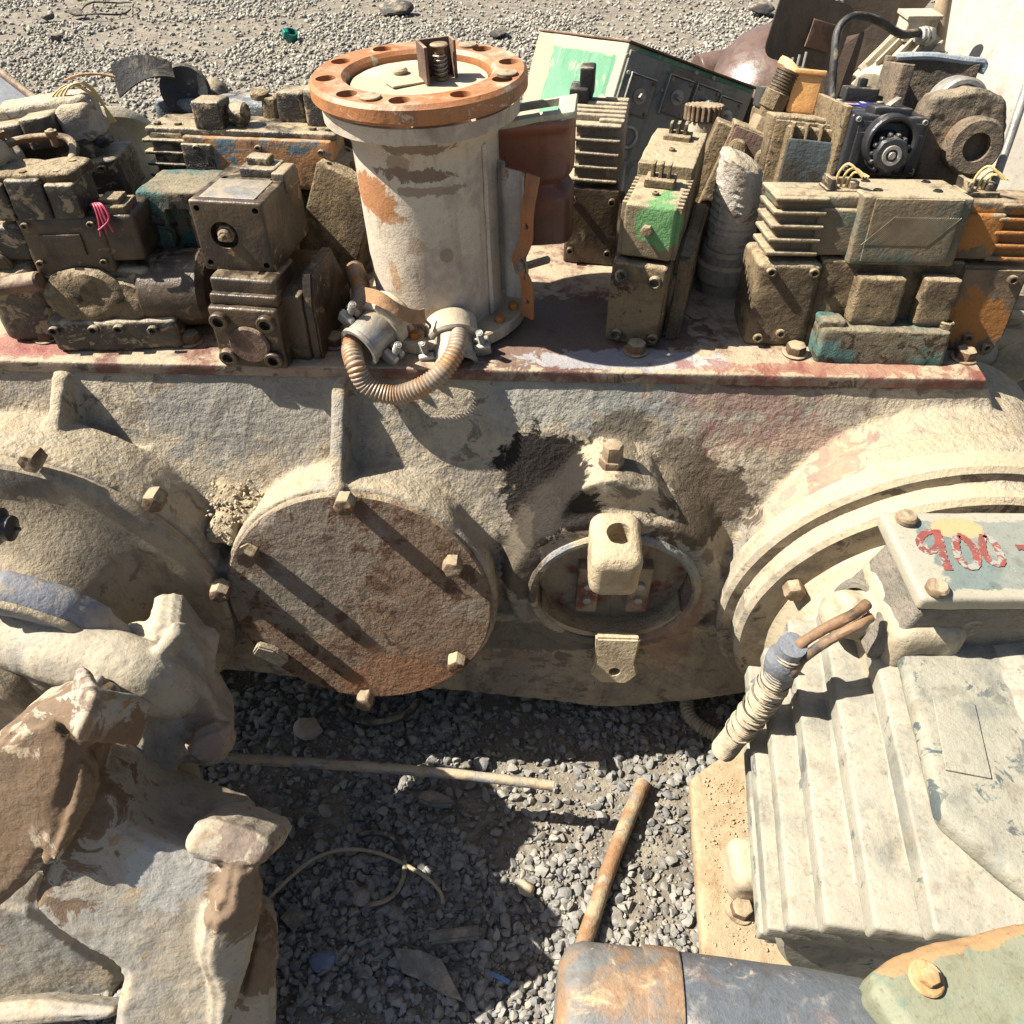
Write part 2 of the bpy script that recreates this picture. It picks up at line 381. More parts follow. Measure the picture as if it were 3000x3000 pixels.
o=stones('gravel',P1[k],r1[k],1,fm,4); o['kind']='stuff'
# ------------------------------------------------------------------ the big gearbox
XR=90
gb=thing('gearbox','long dusty cast iron gearbox with round bolted covers lying across the yard','gearbox',(0,1,0),(0,0,-1.9))
gth=R(-1.9); GR=np.array([[math.cos(gth),-math.sin(gth),0],[math.sin(gth),math.cos(gth),0],[0,0,1]])
def gl(x,y,yl):                                    # photo pixel -> gearbox local point in its plane y=yl
    d=GR.T@ray(x,y); o=GR.T@(O0-np.array([0,1,0])); return o+d*((yl-o[1])/d[1])
def yc(m,x,z,y0,t=0): a=R(t); return mv(m,(x,y0*math.cos(a)-.14*(math.cos(a)-1),z-(y0+.14)*math.sin(a)),rot=(90-t,0,0))      # lathe z -> local -y (towards camera) starting at y0
CL=(-.8346,.447); CC=(-.266,.458); CH=(.1875,.464); CR=(.7225,.458)
ZT=.835; KT=(H-ZT)/.8
prof=[(.044,.816),(.58,.816),(.52,.2),(.02,.2),(-.05,.215),(-.085,.28),(-.085,.40),(-.066,.56)]
V,Fc=prism(prof,2.2); V=V[:,[2,0,1]]; V[:,0]-=1.35
rt=V[:,0]>.5; V[rt,0]+=(.816-V[rt,2])*.52-.08
lo=V[:,2]<.29
V[lo,2]+=np.where(V[lo,0]<0,.058,.02)
hs=[(V,Fc)]
lowp=[(-.62,.165),(-.33,.125),(-.09,.10),(.20,.058),(.28,.060),(.50,.13),(.66,.35),(-.66,.40)]
q=prism(lowp,.30); hs.append((q[0][:,[0,2,1]]*np.array([1,1,1])+np.array([0,-.105,0]),q[1]))
hs+= [yc(cyl(.30,.3,72),*CL,.22),yc(cyl(.333,.11,72),*CL,-.03,3),
      yc(cyl(.243,.36,72),*CC,.21,11),
      yc(lathe([(0,0),(.25,0),(.225,.17),(.19,.243),(0,.243)],72),CH[0],CH[1],.13),
      yc(cyl(.328,.28,72),*CR,.2),yc(cyl(.342,.086,72),*CR,-.05),yc(cyl(.318,.1,72),*CR,-.08),
      yc(cyl(.088,.2,40),.172,.64,.10)]
hs.append(box(.10,.245,-.02,.12,.5,.66,r=.02))
for xr,y0,zz in ((-.283,-.115,.69),(-.745,-.07,.755)):
    q=prism([(.06,.817),(.025,.817),(y0,zz),(y0,zz-.12),(.03,.56)],.026); hs.append((q[0][:,[2,0,1]]+np.array([xr-.013,0,0]),q[1]))
RED=(.20,.060,.045); GRY=(.20,.235,.245)
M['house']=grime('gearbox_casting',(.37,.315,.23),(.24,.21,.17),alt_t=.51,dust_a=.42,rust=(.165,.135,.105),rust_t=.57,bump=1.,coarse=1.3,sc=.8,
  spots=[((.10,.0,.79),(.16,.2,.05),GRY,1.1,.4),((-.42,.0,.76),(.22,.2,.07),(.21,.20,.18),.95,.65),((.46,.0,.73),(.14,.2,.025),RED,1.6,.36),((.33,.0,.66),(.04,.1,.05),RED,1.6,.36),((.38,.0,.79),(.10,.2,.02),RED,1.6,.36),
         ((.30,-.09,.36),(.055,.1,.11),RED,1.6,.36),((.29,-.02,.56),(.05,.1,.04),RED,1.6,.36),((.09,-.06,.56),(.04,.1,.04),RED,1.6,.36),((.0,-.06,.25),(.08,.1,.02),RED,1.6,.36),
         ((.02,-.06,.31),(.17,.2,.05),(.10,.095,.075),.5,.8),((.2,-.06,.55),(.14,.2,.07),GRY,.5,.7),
         ((.062,.0,.668),(.092,.3,.068),(.016,.012,.009),.6,1.),((.035,.0,.62),(.045,.3,.05),(.02,.015,.011),.6,1.),((.02,-.06,.52),(.04,.3,.08),(.05,.038,.026),.7,.8),((.33,-.03,.635),(.085,.2,.055),(.075,.056,.037),.9,.95),((.28,.0,.70),(.04,.2,.04),(.085,.066,.045),1.,.8),  # black: oil plus painted cast shadow; brown: earth plus painted valve shadow
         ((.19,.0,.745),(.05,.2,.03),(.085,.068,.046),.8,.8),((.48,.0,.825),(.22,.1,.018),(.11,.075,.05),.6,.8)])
HM=cut(remesh(join(*hs),.0055,4),yc(cyl(.141,.12,64,.0001),CH[0],CH[1],-.058))
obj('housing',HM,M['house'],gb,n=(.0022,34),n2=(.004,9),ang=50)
M['plate']=grime('red_primed_plate',(.145,.065,.05),(.27,.21,.16),alt_t=.46,dust_a=.46,rust=(.09,.07,.055),rust_t=.57,bump=.7,rough=.7,
   spots=[((.09,.16,.83),(.23,.12,.2),(.10,.05,.04),.5,.8),((.19,.075,.83),(.17,.028,.1),(.36,.37,.38),.8,.6),((.5,.06,.83),(.21,.020,.1),(.24,.08,.055),1.3,.6),((-.8,.10,.83),(.09,.05,.1),(.24,.07,.06),.6,.7)])
obj('top_plate',box(-1.35,.757,.038,.60,ZT-.022,ZT,r=.004,L=.018),M['plate'],gb,n=(.0018,45))
for px,py in ((140,992),(562,1002),(985,1008),(1862,1030),(2328,1036),(2822,1050)):
    p=GR.T@(az(px,py,ZT)-np.array([0,1,0])); obj('bolt',mv(bolt(.0165,.015),p),M['rustbolt'],gb,n=(.001,120))
BP=[gl(x,y,-.16) for x,y in ((1000,1515),(722,1640),(1325,1668),(1342,1895),(1083,1978))]
M['cover']=grime('rust_brown_cover',(.215,.145,.095),(.25,.20,.145),alt_t=.54,dust_a=.42,rust=(.12,.065,.04),rust_t=.55,bump=1.,coarse=1.6,
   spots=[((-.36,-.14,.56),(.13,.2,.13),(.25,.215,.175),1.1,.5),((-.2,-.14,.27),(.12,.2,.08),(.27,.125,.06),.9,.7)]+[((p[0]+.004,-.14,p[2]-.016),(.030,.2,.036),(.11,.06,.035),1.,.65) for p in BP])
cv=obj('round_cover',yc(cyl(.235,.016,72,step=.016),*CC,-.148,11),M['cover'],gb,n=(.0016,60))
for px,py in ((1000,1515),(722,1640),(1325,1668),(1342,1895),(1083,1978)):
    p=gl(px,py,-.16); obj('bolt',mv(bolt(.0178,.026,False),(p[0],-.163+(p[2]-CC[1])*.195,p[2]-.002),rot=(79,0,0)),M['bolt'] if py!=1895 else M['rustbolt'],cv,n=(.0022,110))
p=gl(800,1890,-.17); obj('lifting_tab',mv(prism([(-.03,-.012),(.03,-.02),(.035,.004),(0,.016),(-.03,.012)],.018,.003),(p[0],-.18,p[2]),rot=(80,35,0)),M['cast'],cv)
# left bearing cover: flange with a flared neck that comes forward
M['bell']=grime('beige_bell_cover',(.30,.25,.18),(.19,.165,.13),alt_t=.52,dust_a=.4,rust=(.16,.13,.10),rust_t=.6,bump=.75)
bc=obj('bearing_cover',yc(lathe([(0,0),(.327,0),(.329,.006),(.329,.022),(.323,.028),(.262,.030),(.225,.042),(.18,.075),(.155,.12),(.150,.22),(.158,.25),(.158,.30),(0,.30)],72,step=.014),*CL,-.138,3),M['bell'],gb,n=(.0016,50),n2=(.003,9))
for px,py in ((427,1518),(638,1757),(52,1408),(300,1985)):
    p=gl(px,py,-.19); obj('bolt',mv(bolt(.0178,.028,False),(p[0],-.165+(p[2]-CL[1])*.105,p[2]),rot=(84,0,0)),M['bolt'],bc,n=(.0022,110))
# flange ring that carries the motor
M['lip']=grime('pale_dusty_flange',(.36,.31,.23),(.20,.175,.14),dust_a=.62,rust=(.12,.10,.08),rust_t=.58,bump=.6,coarse=1.)
fr=obj('flange_ring',join(yc(ring(.305,.346,.05,90,.008,step=.012),*CR,-.092),yc(lathe([(0,0),(.318,0),(.321,.008),(.321,.034),(.313,.042),(.27,.043),(0,.043)],90,step=.012),*CR,-.140)),M['lip'],gb,n=(.0012,45),n2=(.002,12))
for px,py in ((2325,1725),(2215,2050)):
    p=gl(px,py,-.19); obj('bolt',mv(bolt(.017,.022,False),(p[0],-.183,p[2]),rot=(90,0,0)),M['bolt'],fr,n=(.0016,80))
# inspection port with its sunk floor and two brackets
M['port']=grime('port_red_grey_paint',(.27,.225,.17),(.155,.06,.045),alt_t=.53,dust_a=.3,rust=(.2,.19,.16),rust_t=.6,bump=.7)
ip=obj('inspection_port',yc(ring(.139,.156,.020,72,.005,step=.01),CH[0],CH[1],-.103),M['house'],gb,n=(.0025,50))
obj('port_floor',yc(cyl(.1405,.010,60,step=.02),CH[0],CH[1],-.057),M['port'],ip,n=(.001,60))
for s,px in ((-1,1722),(1,1873)):
    p=gl(px,1745,-.10); br=obj('bracket',box(p[0]-.020,p[0]+.020,-.092,-.062,p[2]-.06,p[2]+.065,r=.003),M['port'],ip,n=(.001,60))
    for dz in (-.018,.022): obj('screw',mv(hexb(.009,.008),(p[0],-.092,p[2]+dz),rot=(90,0,0)),M['galv'],br,n=None)
obj('ledge_dirt',mv(sheet(lambda u,v:(.141*math.cos(R(200+140*u)),.141*math.sin(R(200+140*u))+.0+.012*v*math.sin(math.pi*u),.0+.05*v),30,6,.012),(CH[0],-.066,CH[1]),rot=(90,0,0)),M['soil'],ip,n=(.004,60))
M['lug']=grime('sandy_lug',(.46,.375,.25),(.34,.27,.175),dust_a=.6,bump=1.)
lg=cut(prism([(-.042,.06),(.042,.06),(.038,-.0),(.046,-.035),(.026,-.062),(-.026,-.062),(-.046,-.035),(-.038,0)],.022,.004),mv(cyl(.011,.1,16),(.0,-.028,-.03)))
p=gl(1800,1985,-.165); obj('lug',mv(lg,(p[0],-.130,p[2]+.030),rot=(80,0,0)),M['lug'],gb,n=(.002,70))
# shaft stub with its slotted head, and the bolt on the hub
kb=cut(box(-.041,.041,-.11,.0,-.052,.052,r=.02,L=.01),join(mv(cyl(.021,.06,24),(.003,-.05,.012)),))
obj('shaft_stub',mv(kb,(.173,-.095,.615),rot=(8,0,0)),M['lug'],gb,n=(.0022,60))
obj('hub_bolt',mv(join(bolt(.021,.02),mv(hexb(.017,.03),(0,0,.022))),(.163,-.06,.716)),M['bolt'],gb,n=(.0014,80))
# grit lying in the valleys between the bosses
def heap(name,label,c,rx,ry,h,sl,n,rr,tilt):
    def fn(u,v):
        a=2*math.pi*u; r=v; q=.8+.25*math.sin(3*a+c[0]*9)+.12*math.sin(7*a); return (rx*r*q*math.cos(a),ry*r*q*math.sin(a),h*(1-r*r))
    o=obj(name,mv(sheet(fn,40,12,.002),c,rot=(tilt,0,0)),M['soil'],None,n=(.005,70),ang=None); o['kind']='stuff'; o['label']=label
    P=[];g=np.random.default_rng(int(abs(c[0])*100)); E3=np.array(Euler((R(tilt),0,0)).to_matrix())
    for _ in range(n):
        a=g.uniform(0,6.28);r=g.random()**.6*.9; P.append(E3@np.array([rx*r*math.cos(a),ry*r*math.sin(a),h*(1-r*r)+.002])+c)
    s=stones(name,np.array(P),g.uniform(rr*.35,rr,n),1,stone_mat(name+'_grit',[(.33,.27,.18),(.42,.34,.22),(.24,.19,.13)],(.46,.38,.25),.5),3); s['kind']='stuff'; s['label']=label
heap('dirt','sandy grit lying between the round covers',np.array(ay(690,1490,.955)),.06,.075,.02,0,110,.006,40)
heap('dirt','sandy grit beside the motor flange',np.array(ay(2110,1620,.93)),.05,.07,.02,0,80,.005,40)
# ------------------------------------------------------------------ upright cylindrical motor standing on the gearbox
um=thing('upright_motor','upright cylindrical unit with an orange holed flange on top, standing on the gearbox','machine',tuple(O0+KT*(np.array([-.139,1.375,.752])-O0)),(0,-1.5,0)); um.scale=(KT,)*3
M['body']=grime('scraped_beige_body',(.50,.43,.34),(.36,.30,.245),alt_t=.55,dust_a=.25,rust=(.30,.17,.09),rust_t=.67,rough=.7,bump=.35,
  spots=[((-.088,-.085,.262),(.045,.09,.035),(.34,.15,.06),.7,.95),((-.06,-.11,.235),(.03,.08,.012),(.30,.14,.06),.9,.8),((.0,-.12,.352),(.05,.08,.012),(.15,.10,.065),1.1,.8),((-.005,-.12,.308),(.06,.08,.012),(.14,.09,.055),1.1,.85),((.01,-.12,.283),(.05,.08,.008),(.19,.13,.085),1.2,.7),((-.03,-.12,.325),(.02,.08,.02),(.2,.13,.08),1.2,.6),
         ((.03,-.115,.17),(.012,.05,.012),(.22,.15,.1),.4,.7),((-.05,-.11,.05),(.07,.06,.02),(.33,.20,.12),1.,.6),((-.065,-.1,.12),(.010,.08,.03),(.36,.20,.09),1.1,.7),((-.02,-.11,.19),(.02,.08,.015),(.33,.24,.15),1.2,.6)])
ub=obj('body',lathe([(0,.02),(.122,.02),(.1235,.03),(.1245,.335),(.142,.362),(.162,.368),(.163,.392),(.15,.396),(0,.396)],80,step=.012),M['body'],um,n=(.0009,40))
obj('seam',box(.098,.106,-.079,-.071,.03,.34,r=.003),M['body'],ub,n=(.002,120))
M['basep']=grime('sandy_base_plate',(.44,.37,.265),(.30,.25,.18),dust_a=.5,bump=.6)
bp_=obj('base_plate',cyl(.170,.026,72,.003,step=.012),M['basep'],um,n=(.0008,60))
for a in (-75,-40,-105,-20): obj('bolt',mv(hexb(.010,.012),(.152*math.cos(R(a)),.152*math.sin(R(a)),.026)),M['orange'],bp_,n=None)
fl=cut(ring(.118,.176,.030,96,.006,step=.012),join(*[mv(cyl(.0165,.12,24,.0001),(.148*math.cos(R(a)),.148*math.sin(R(a)),-.04)) for a in range(12,372,36)]))
tf=obj('top_flange',mv(fl,(0,0,.398)),M['orangepaint'],um,n=(.0009,50))
for a in (60,246,345): obj('bolt',mv(cyl(.0165,.006,20,.001),(.148*math.cos(R(a)),.148*math.sin(R(a)),.426)),M['bolt'],tf,n=None)
M['lid']=grime('cream_end_plate',(.50,.44,.345),(.38,.32,.24),dust_a=.5,rust=(.38,.22,.11),rust_t=.66,bump=.3)
lp=obj('end_plate',cyl(.113,.012,64,.002,step=.012),M['lid'],um,n=(.001,50)); lp.location=(0,0,.402)
obj('plug',mv(cyl(.013,.009,20),(-.035,.035,.012)),M['lid'],lp,n=None)
obj('shim',mv(box(-.03,.03,-.018,.018,0,.003,r=.001),(-.02,-.02,.013),rot=(0,2,30)),M['lid'],lp,n=None)
hb=thing('hinge_bracket','','');  del hb['label'],hb['category']; hb.parent=um; hb.location=(.036,-.005,.414); hb.rotation_euler=(0,0,R(20)); hb.scale=(.85,.85,.62)
M['rustdark']=grime('dark_rusty_steel',(.10,.06,.045),(.16,.10,.07),dust_a=.4,rough=.75,bump=.5)
obj('channel',join(box(-.036,-.030,-.03,.03,0,.088,r=.001),box(-.032,.030,.026,.031,0,.088,r=.001),box(.027,.032,-.004,.03,0,.088,r=.001)),M['rustdark'],hb,n=(.0006,80))
obj('pin',join(mv(cyl(.017,.006,24,.002),(0,-.002,.078)),mv(cyl(.009,.07,18),(0,-.002,.008)),mv(cyl(.013,.008,18),(0,-.002,0))),M['bolt'],hb,n=(.0004,80))
obj('spring',tube([(.012*math.cos(k*.5),-.002+.012*math.sin(k*.5),.012+.0008*k) for k in range(62)],.0018,6),M['galv'],hb,n=None)
# clamp strip on the right of the body and the brown shell behind it
M['brownp']=grime('brown_gloss_shell',(.24,.095,.055),(.19,.085,.06),dust_a=.05,rough=.38,bump=.12,spec=.5,rust=(.2,.14,.1),rust_t=.69)
M['greyshell']=grime('grey_shell_inside',(.40,.37,.33),(.30,.27,.24),dust_a=.3,rough=.6,bump=.3,rust=(.28,.15,.07),rust_t=.66)
def wav(z): return .016*math.exp(-((z-.135)/.028)**2)-.012*math.exp(-((z-.30)/.05)**2)
cs=obj('clamp_sheet',sheet(lambda u,v:(.115+.052*u+.008*math.sin(3.1*u*math.pi),-.02-.050*u,.05+.245*v-.012*u*v),14,40,.003),M['greyshell'],um,n=(.0012,30))
st=cut(sheet(lambda u,v:(.160+.020*u-wav(.02+.27*v),-.068-.020*u,.022+.265*v),8,60,.004),join(*[mv(cyl(.0055,.1,14,.0001),(.12,-.078,z),d=(1,0,0)) for z in (.055,.105,.20)]))
obj('clamp_strip',st,M['orangepaint'],um,n=(.0007,50))
obj('clamp_bolt',mv(join(hexb(.012,.014),mv(cyl(.015,.004,20,.001),(0,0,.014)),mv(cyl(.007,.05,14),(0,0,.016))),(.150,-.105,.135),d=(1,.45,.05)),M['bolt'],um,n=None)
def shell(u,v):
    w=math.exp(-((v-.47)/.055)**2); e=math.exp(-((v-.97)/.06)**2)
    a=math.pi*.5*max(0,(u-.62)/.38)
    return (.118+.118*min(u,.62)/.62+.022*math.sin(a)-.016*w*min(1,u*2.2), .035-.03*min(u,.62)+.05*(1-math.cos(a))+.016*w-.012*e, .108+.222*v+.022*u)
obj('brown_shell',sheet(shell,28,56,.004),M['brownp'],um,n=(.0008,25))
M['mint']=grime('pale_mint_paint',(.40,.47,.37),(.50,.46,.34),dust_a=.45,rough=.7,bump=.4,rust=(.3,.24,.16),rust_t=.62)
obj('shell_rim',mv(cut(box(0,.14,-.0,.09,0,.012,r=.002),join(mv(box(.02,.11,.02,.08,-.1,.1,r=.002)))),(.118,.02,.325),rot=(0,-9,-6)),M['mint'],um,n=(.0007,60))
# cable glands with clamps
def gland(name,px,py,Y,d,r,ln,roll):
    g=thing(name,'',''); del g['label'],g['category']; g.parent=um
    p=np.array(ay(px,py,Y))-np.array([-.139,1.375,.752]); g.location=p
    Mx=Vector(d).normalized().to_track_quat('Z','Y').to_matrix().to_4x4(); g.rotation_euler=(Mx@Matrix.Rotation(R(roll),4,'Z')).to_euler()
    obj('neck',mv(cyl(r*1.32,ln*.48,30,.004),(0,0,-ln*.55)),M['lid'],g,n=(.0008,60))
    obj('socket',mv(lathe([(r*.72,.0),(r*.98,0),(r*1.04,.004),(r*1.04,ln*.55),(r*1.12,ln*.58),(r*1.12,ln*.66),(r*.92,ln*.66),(r*.88,ln*.6),(r*.80,.02),(r*.72,.0)],32),(0,0,-ln*.08)),M['galv'],g,n=(.0006,80))
    obj('bore',mv(cyl(r*.74,.004,24),(0,0,.012)),M['dark'],g,n=None)
    for s in (-1,1):
        obj('clamp_ear',box(s*r*1.0,s*r*1.85,-r*.42,r*.42,ln*.22,ln*.36,r=.004),M['galv'],g,n=(.0006,80))
        obj('clamp_ear',box(s*r*1.0,s*r*1.85,-r*.42,r*.42,ln*.05,ln*.17,r=.004),M['galv'],g,n=(.0006,80))
        obj('clamp_screw',mv(join(cyl(.0055,.04,14),*[mv(ring(.005,.0066,.0016,14,.0004),(0,0,.004+.0042*k)) for k in range(9)]),(s*r*1.45,r*.2,ln*.2),rot=(-90,0,0)),M['galv'],g,n=None)
    return g
gland('cable_gland',1330,1005,1.225,(.12,-.82,-.42),.036,.085,8)
gland('cable_gland',1110,960,1.225,(-.55,-.72,-.22),.036,.095,-35)
M['leaf']=grime('tan_rag_strip',(.36,.21,.11),(.28,.17,.1),dust_a=.35,bump=.5)
obj('rag_strip',sheet(lambda u,v:(-.115+.10*u,-.155-.03*math.sin(3*u)+.012*v,.105+.012*math.sin(5*u)+.022*v-.03*u),24,5,.003),M['leaf'],um,n=(.002,40))
for k in range(4): obj('strap',mv(ring(.036,.038,.006,40,.001),(-.075+.012*k,-.13,.05-.004*k),d=(-.55+.1*k,-.72,-.22)),M['rustdark'],um,n=None)
M['conduit']=grime('rusty_flex_conduit',(.33,.26,.19),(.42,.21,.085),alt_t=.5,dust_a=.28,rough=.5,metal=.2,bump=.2,spec=.5)
L0=np.array([-.139,1.375,.752])
cp=[ay(1345,965,1.235)-L0,ay(1340,1020,1.18)-L0,ay(1300,1085,1.145)-L0,ay(1235,1132,1.13)-L0,ay(1150,1155,1.13)-L0,ay(1075,1125,1.135)-L0,ay(1040,1060,1.15)-L0,ay(1030,1000,1.20)-L0,ay(1045,930,1.26)-L0,ay(1060,850,1.34)-L0,ay(1040,780,1.42)-L0]
obj('flexible_conduit',tube(cp,.017,14,12,cor=(.0068,.0016)),M['conduit'],um,n=None,ang=60)
# ------------------------------------------------------------------ valves standing on the gearbox (sizes are for KT=1)
def vt(name,label,cat,px,py,rot=(0,0,0),Y=None,group=None,k=None):
    k=KT if k is None else k
    p=az(px,py,ZT) if Y is None else O0+k*(np.array(ay(px,py,Y))-O0)
    t=thing(name,label,cat,tuple(p),rot,group); t.scale=(k,)*3; return t
def on(par,name,loc=(0,0,0),rot=(0,0,0)):
    e=bpy.data.objects.new(name,None); COL.objects.link(e); e.parent=par; e.location=loc; e.rotation_euler=[R(a) for a in rot]; return e
def fins(x0,x1,y0,y1,z0,z1,n,t=.006,core=.012):
    """cooling block: horizontal plates round a recessed core"""
    ms=[box(x0+core,x1-core*.2,y0+core,y1-core,z0,z1,r=.002)]
    for k in range(n):
        z=z0+(z1-z0-t)*k/(n-1); ms.append(box(x0,x1,y0,y1,z,z+t,r=t*.4,L=.012))
    return join(*ms)
def vfins(x0,x1,y0,y1,z0,z1,n,t=.005,core=.01):
    ms=[box(x0+core,x1-core,y0+core*.3,y1,z0,z1-core,r=.002)]
    for k in range(n):
        y=y0+(y1-y0-t)*k/(n-1); ms.append(box(x0,x1,y,y+t,z0,z1,r=t*.4,L=.012))
    return join(*ms)
LMP=dict(n=(.0024,75),n2=(.0016,24))
def wires(par,p,mat,n=2,h=.05,sp=.02):
    for k in range(n):
        a=random.uniform(-1,1); obj('wire',tube([p,(p[0]+.01*a,p[1]-.004,p[2]+h*.5),(p[0]+sp*a+.006*k,p[1]-.012,p[2]+h),(p[0]+sp*(a+1),p[1]-.02,p[2]+h*.8)],.0021,7,6),mat,par,n=None)
# --- the big double valve on the right
M['mudteal']=grime('mud_over_teal',(.16,.125,.078),(.10,.115,.09),alt_t=.54,dust_a=.5,dust=(.42,.34,.22),rust=(.07,.13,.12),rust_t=.66,rough=.9,bump=.8)
M['mudorange']=grime('mud_over_orange',(.17,.12,.075),(.11,.08,.05),dust_a=.42,dust=(.38,.30,.19),rough=.85,bump=.8,spots=[((.17,.0,.065),(.055,.12,.055),(.30,.13,.035),.9,.95),((.13,-.0,.235),(.05,.1,.04),(.33,.14,.035),.8,.95),((.20,.0,.235),(.04,.1,.05),(.36,.15,.04),.5,.8)])
v1=vt('directional_valve','long mud caked double valve with teal port block and orange end','valve',2545,1022,(-9,0,-2.5))
obj('end_cap',box(-.232,-.118,0,.13,0,.172,r=.012),M['mud'],v1,**LMP)
md=cut(box(-.12,.125,.004,.13,0,.178,r=.006),join(box(-.112,-.075,-.02,.03,.06,.15),box(.022,.045,-.02,.03,.06,.15)))
obj('valve_body',box(-.12,.125,.006,.13,0,.178,r=.006,L=.01),M['mud'],v1,n=(.003,60),n2=(.003,25))
pb=obj('port_block',join(box(-.112,.118,-.050,.01,-.012,.062,r=.008,L=.01),box(-.060,.018,-.026,.01,.055,.150,r=.005,L=.01),box(.055,.112,-.026,.01,.055,.150,r=.005,L=.01),box(-.112,-.07,-.04,.01,.055,.075,r=.006)),M['teal'],v1,n=(.003,65),n2=(.002,25))
obj('column',join(box(-.062,.020,-.029,.008,.066,.156,r=.005,L=.01),box(.053,.114,-.029,.008,.066,.156,r=.005,L=.01)),M['mud'],pb,n=(.003,65))
for x in (-.09,.112): obj('hole',mv(cup(.013,.009,.012,.01),(x,-.025,.062)),M['mud'],pb,n=(.001,80))
obj('end_cap',mv(prism([(.12,.015),(.135,0),(.225,-.012),(.238,.03),(.238,.172),(.12,.172)],.13,.006),(0,.13,0),rot=(90,0,0)),M['mudorange'],v1,n=(.002,50))
s1=obj('solenoid',join(fins(-.225,-.135,.0,.112,.185,.292,5,.008,.013),box(-.147,-.07,.006,.108,.186,.272,r=.006),box(-.222,-.07,.012,.10,.268,.296,r=.008)),M['mudteal'],v1,n=(.0012,60))
pc=obj('pilot_block',box(-.085,.095,-.012,.118,.176,.300,r=.004,L=.01),M['mudteal'],v1,n=(.0009,60))
obj('name_plate',join(box(-.066,.078,-.0155,-.011,.183,.297,r=.001),*[mv(box(-.0005,.0005,-.0007,.0007,-.034,.034,r=.0002,L=.05),(-.05+.0042*k,-.0155,.24),rot=(0,40,0)) for k in range(27)]),M['mudteal'],pc,n=(.0005,80))
for x,y in ((-.05,.03),(.05,.03),(-.05,.095),(.055,.095)): obj('screw_hole',mv(cup(.008,.0055,.006,.006),(x,y,.297)),M['dark'],pc,n=None)
s2=obj('solenoid',join(fins(.155,.232,.004,.112,.182,.286,5,.008,.013),box(.09,.168,.006,.108,.184,.268,r=.006),box(.09,.232,.012,.10,.262,.290,r=.008)),M['mudorange'],v1,n=(.0012,60))
for s,x in ((s1,-.105),(s2,.125)):
    c=obj('connector',join(box(x-.03,x+.03,.03,.08,.29,.300,r=.002),box(x-.026,x-.018,.03,.08,.298,.318,r=.002),box(x-.02,x+.02,.07,.078,.298,.312,r=.002),box(x+.008,x+.024,.035,.06,.298,.314,r=.003)),M['blackoil'],s,n=(.001,80)); 
    for k in range(3): obj('wire',tube([(x-.01+.008*k,.05,.296),(x-.012+.012*k,.045,.325),(x+.012*k-.004,.03,.345-.008*k),(x+.02+.005*k,.02,.325)],.0022,7,6),M['wire_y'],v1,n=None)
# --- upright finned valve with green paint
M['greenmud']=grime('mud_over_green',(.19,.15,.09),(.13,.10,.065),dust_a=.55,dust=(.43,.35,.22),rough=.9,bump=.9,spots=[((.018,-.0,.235),(.04,.12,.04),(.11,.26,.10),.4,.9)])
v2=vt('directional_valve','upright muddy valve with a patch of bright green paint, right of the upright cylinder','valve',1853,998,(-3,0,-17))
obj('valve_body',join(box(-.05,.05,0,.35,0,.165,r=.006),box(-.042,.07,.05,.30,.0,.13,r=.02)),M['oily'],v2,n=(.002,45),n2=(.003,15))
obj('end_cap',box(-.052,.045,-.014,.02,.0,.162,r=.005),M['mud'],v2,**LMP)
for x,z in ((-.033,.140),(.027,.135),(-.03,.018)): obj('cap_screw',mv(cup(.012,.008,.010,.008),(x,-.012,z),rot=(90,0,0)),M['blackoil'],v2,n=(.0006,90))
sb=obj('solenoid',join(box(-.042,.046,-.004,.17,.172,.268,r=.006),*[box(-.049,.054,.004+.017*k,.011+.017*k,.172,.268,r=.002) for k in range(9)]),M['greenmud'],v2,n=(.0016,60))
obj('core_nut',mv(hexb(.011,.012),(.0,-.004,.225),rot=(90,0,0)),M['mud'],sb,n=(.001,80))
obj('pilot_block',box(-.05,.052,.14,.36,.17,.292,r=.004),M['greenmud'],v2,n=(.0016,50),n2=(.003,15))
obj('side_casting',mv(prism([(0,.0),(.28,.0),(.33,.10),(.30,.165),(.20,.15),(.14,.165),(.03,.16),(.03,.08)],.03,.006),(.052,.02,.0),rot=(90,0,90)),M['mud'],v2,n=(.003,35))
for y in (.10,.30):
    c=obj('connector',join(box(-.026,.026,y-.022,y+.022,.285 if y>.2 else .268,.302 if y>.2 else .284,r=.003),*[box(-.018+.014*k,-.012+.014*k,y-.01,y+.012,.295 if y>.2 else .28,.322 if y>.2 else .308,r=.001) for k in range(3)]),M['mud'],v2,n=(.0012,80))
# --- finned coil on a dark block behind the cylinder
v3=vt('solenoid_valve','dusty finned coil on a dark oily block just right of the brown shell','valve',1722,775,(0,0,-10),Y=1.56,group=None)
obj('valve_body',box(-.055,.055,0,.16,0,.165,r=.006),M['oily'],v3,n=(.0016,50))
obj('cap_screw',mv(cup(.012,.007,.008,.008),(.056,.04,.135),rot=(0,90,0)),M['oily'],v3,n=None)
obj('coil',join(fins(-.052,.045,.0,.15,.175,.285,5,.007,.010),box(.0,.05,.012,.15,.172,.292,r=.004),*[box(-.05,.05,.02+.024*k,.03+.024*k,.28,.297,r=.003) for k in range(5)]),M['cast'],v3,n=(.0013,60))
obj('connector',join(box(-.068,-.03,.09,.14,.28,.32,r=.004),box(-.05,-.022,.1,.14,.30,.355,r=.004)),M['rubber'],v3,n=(.001,60))
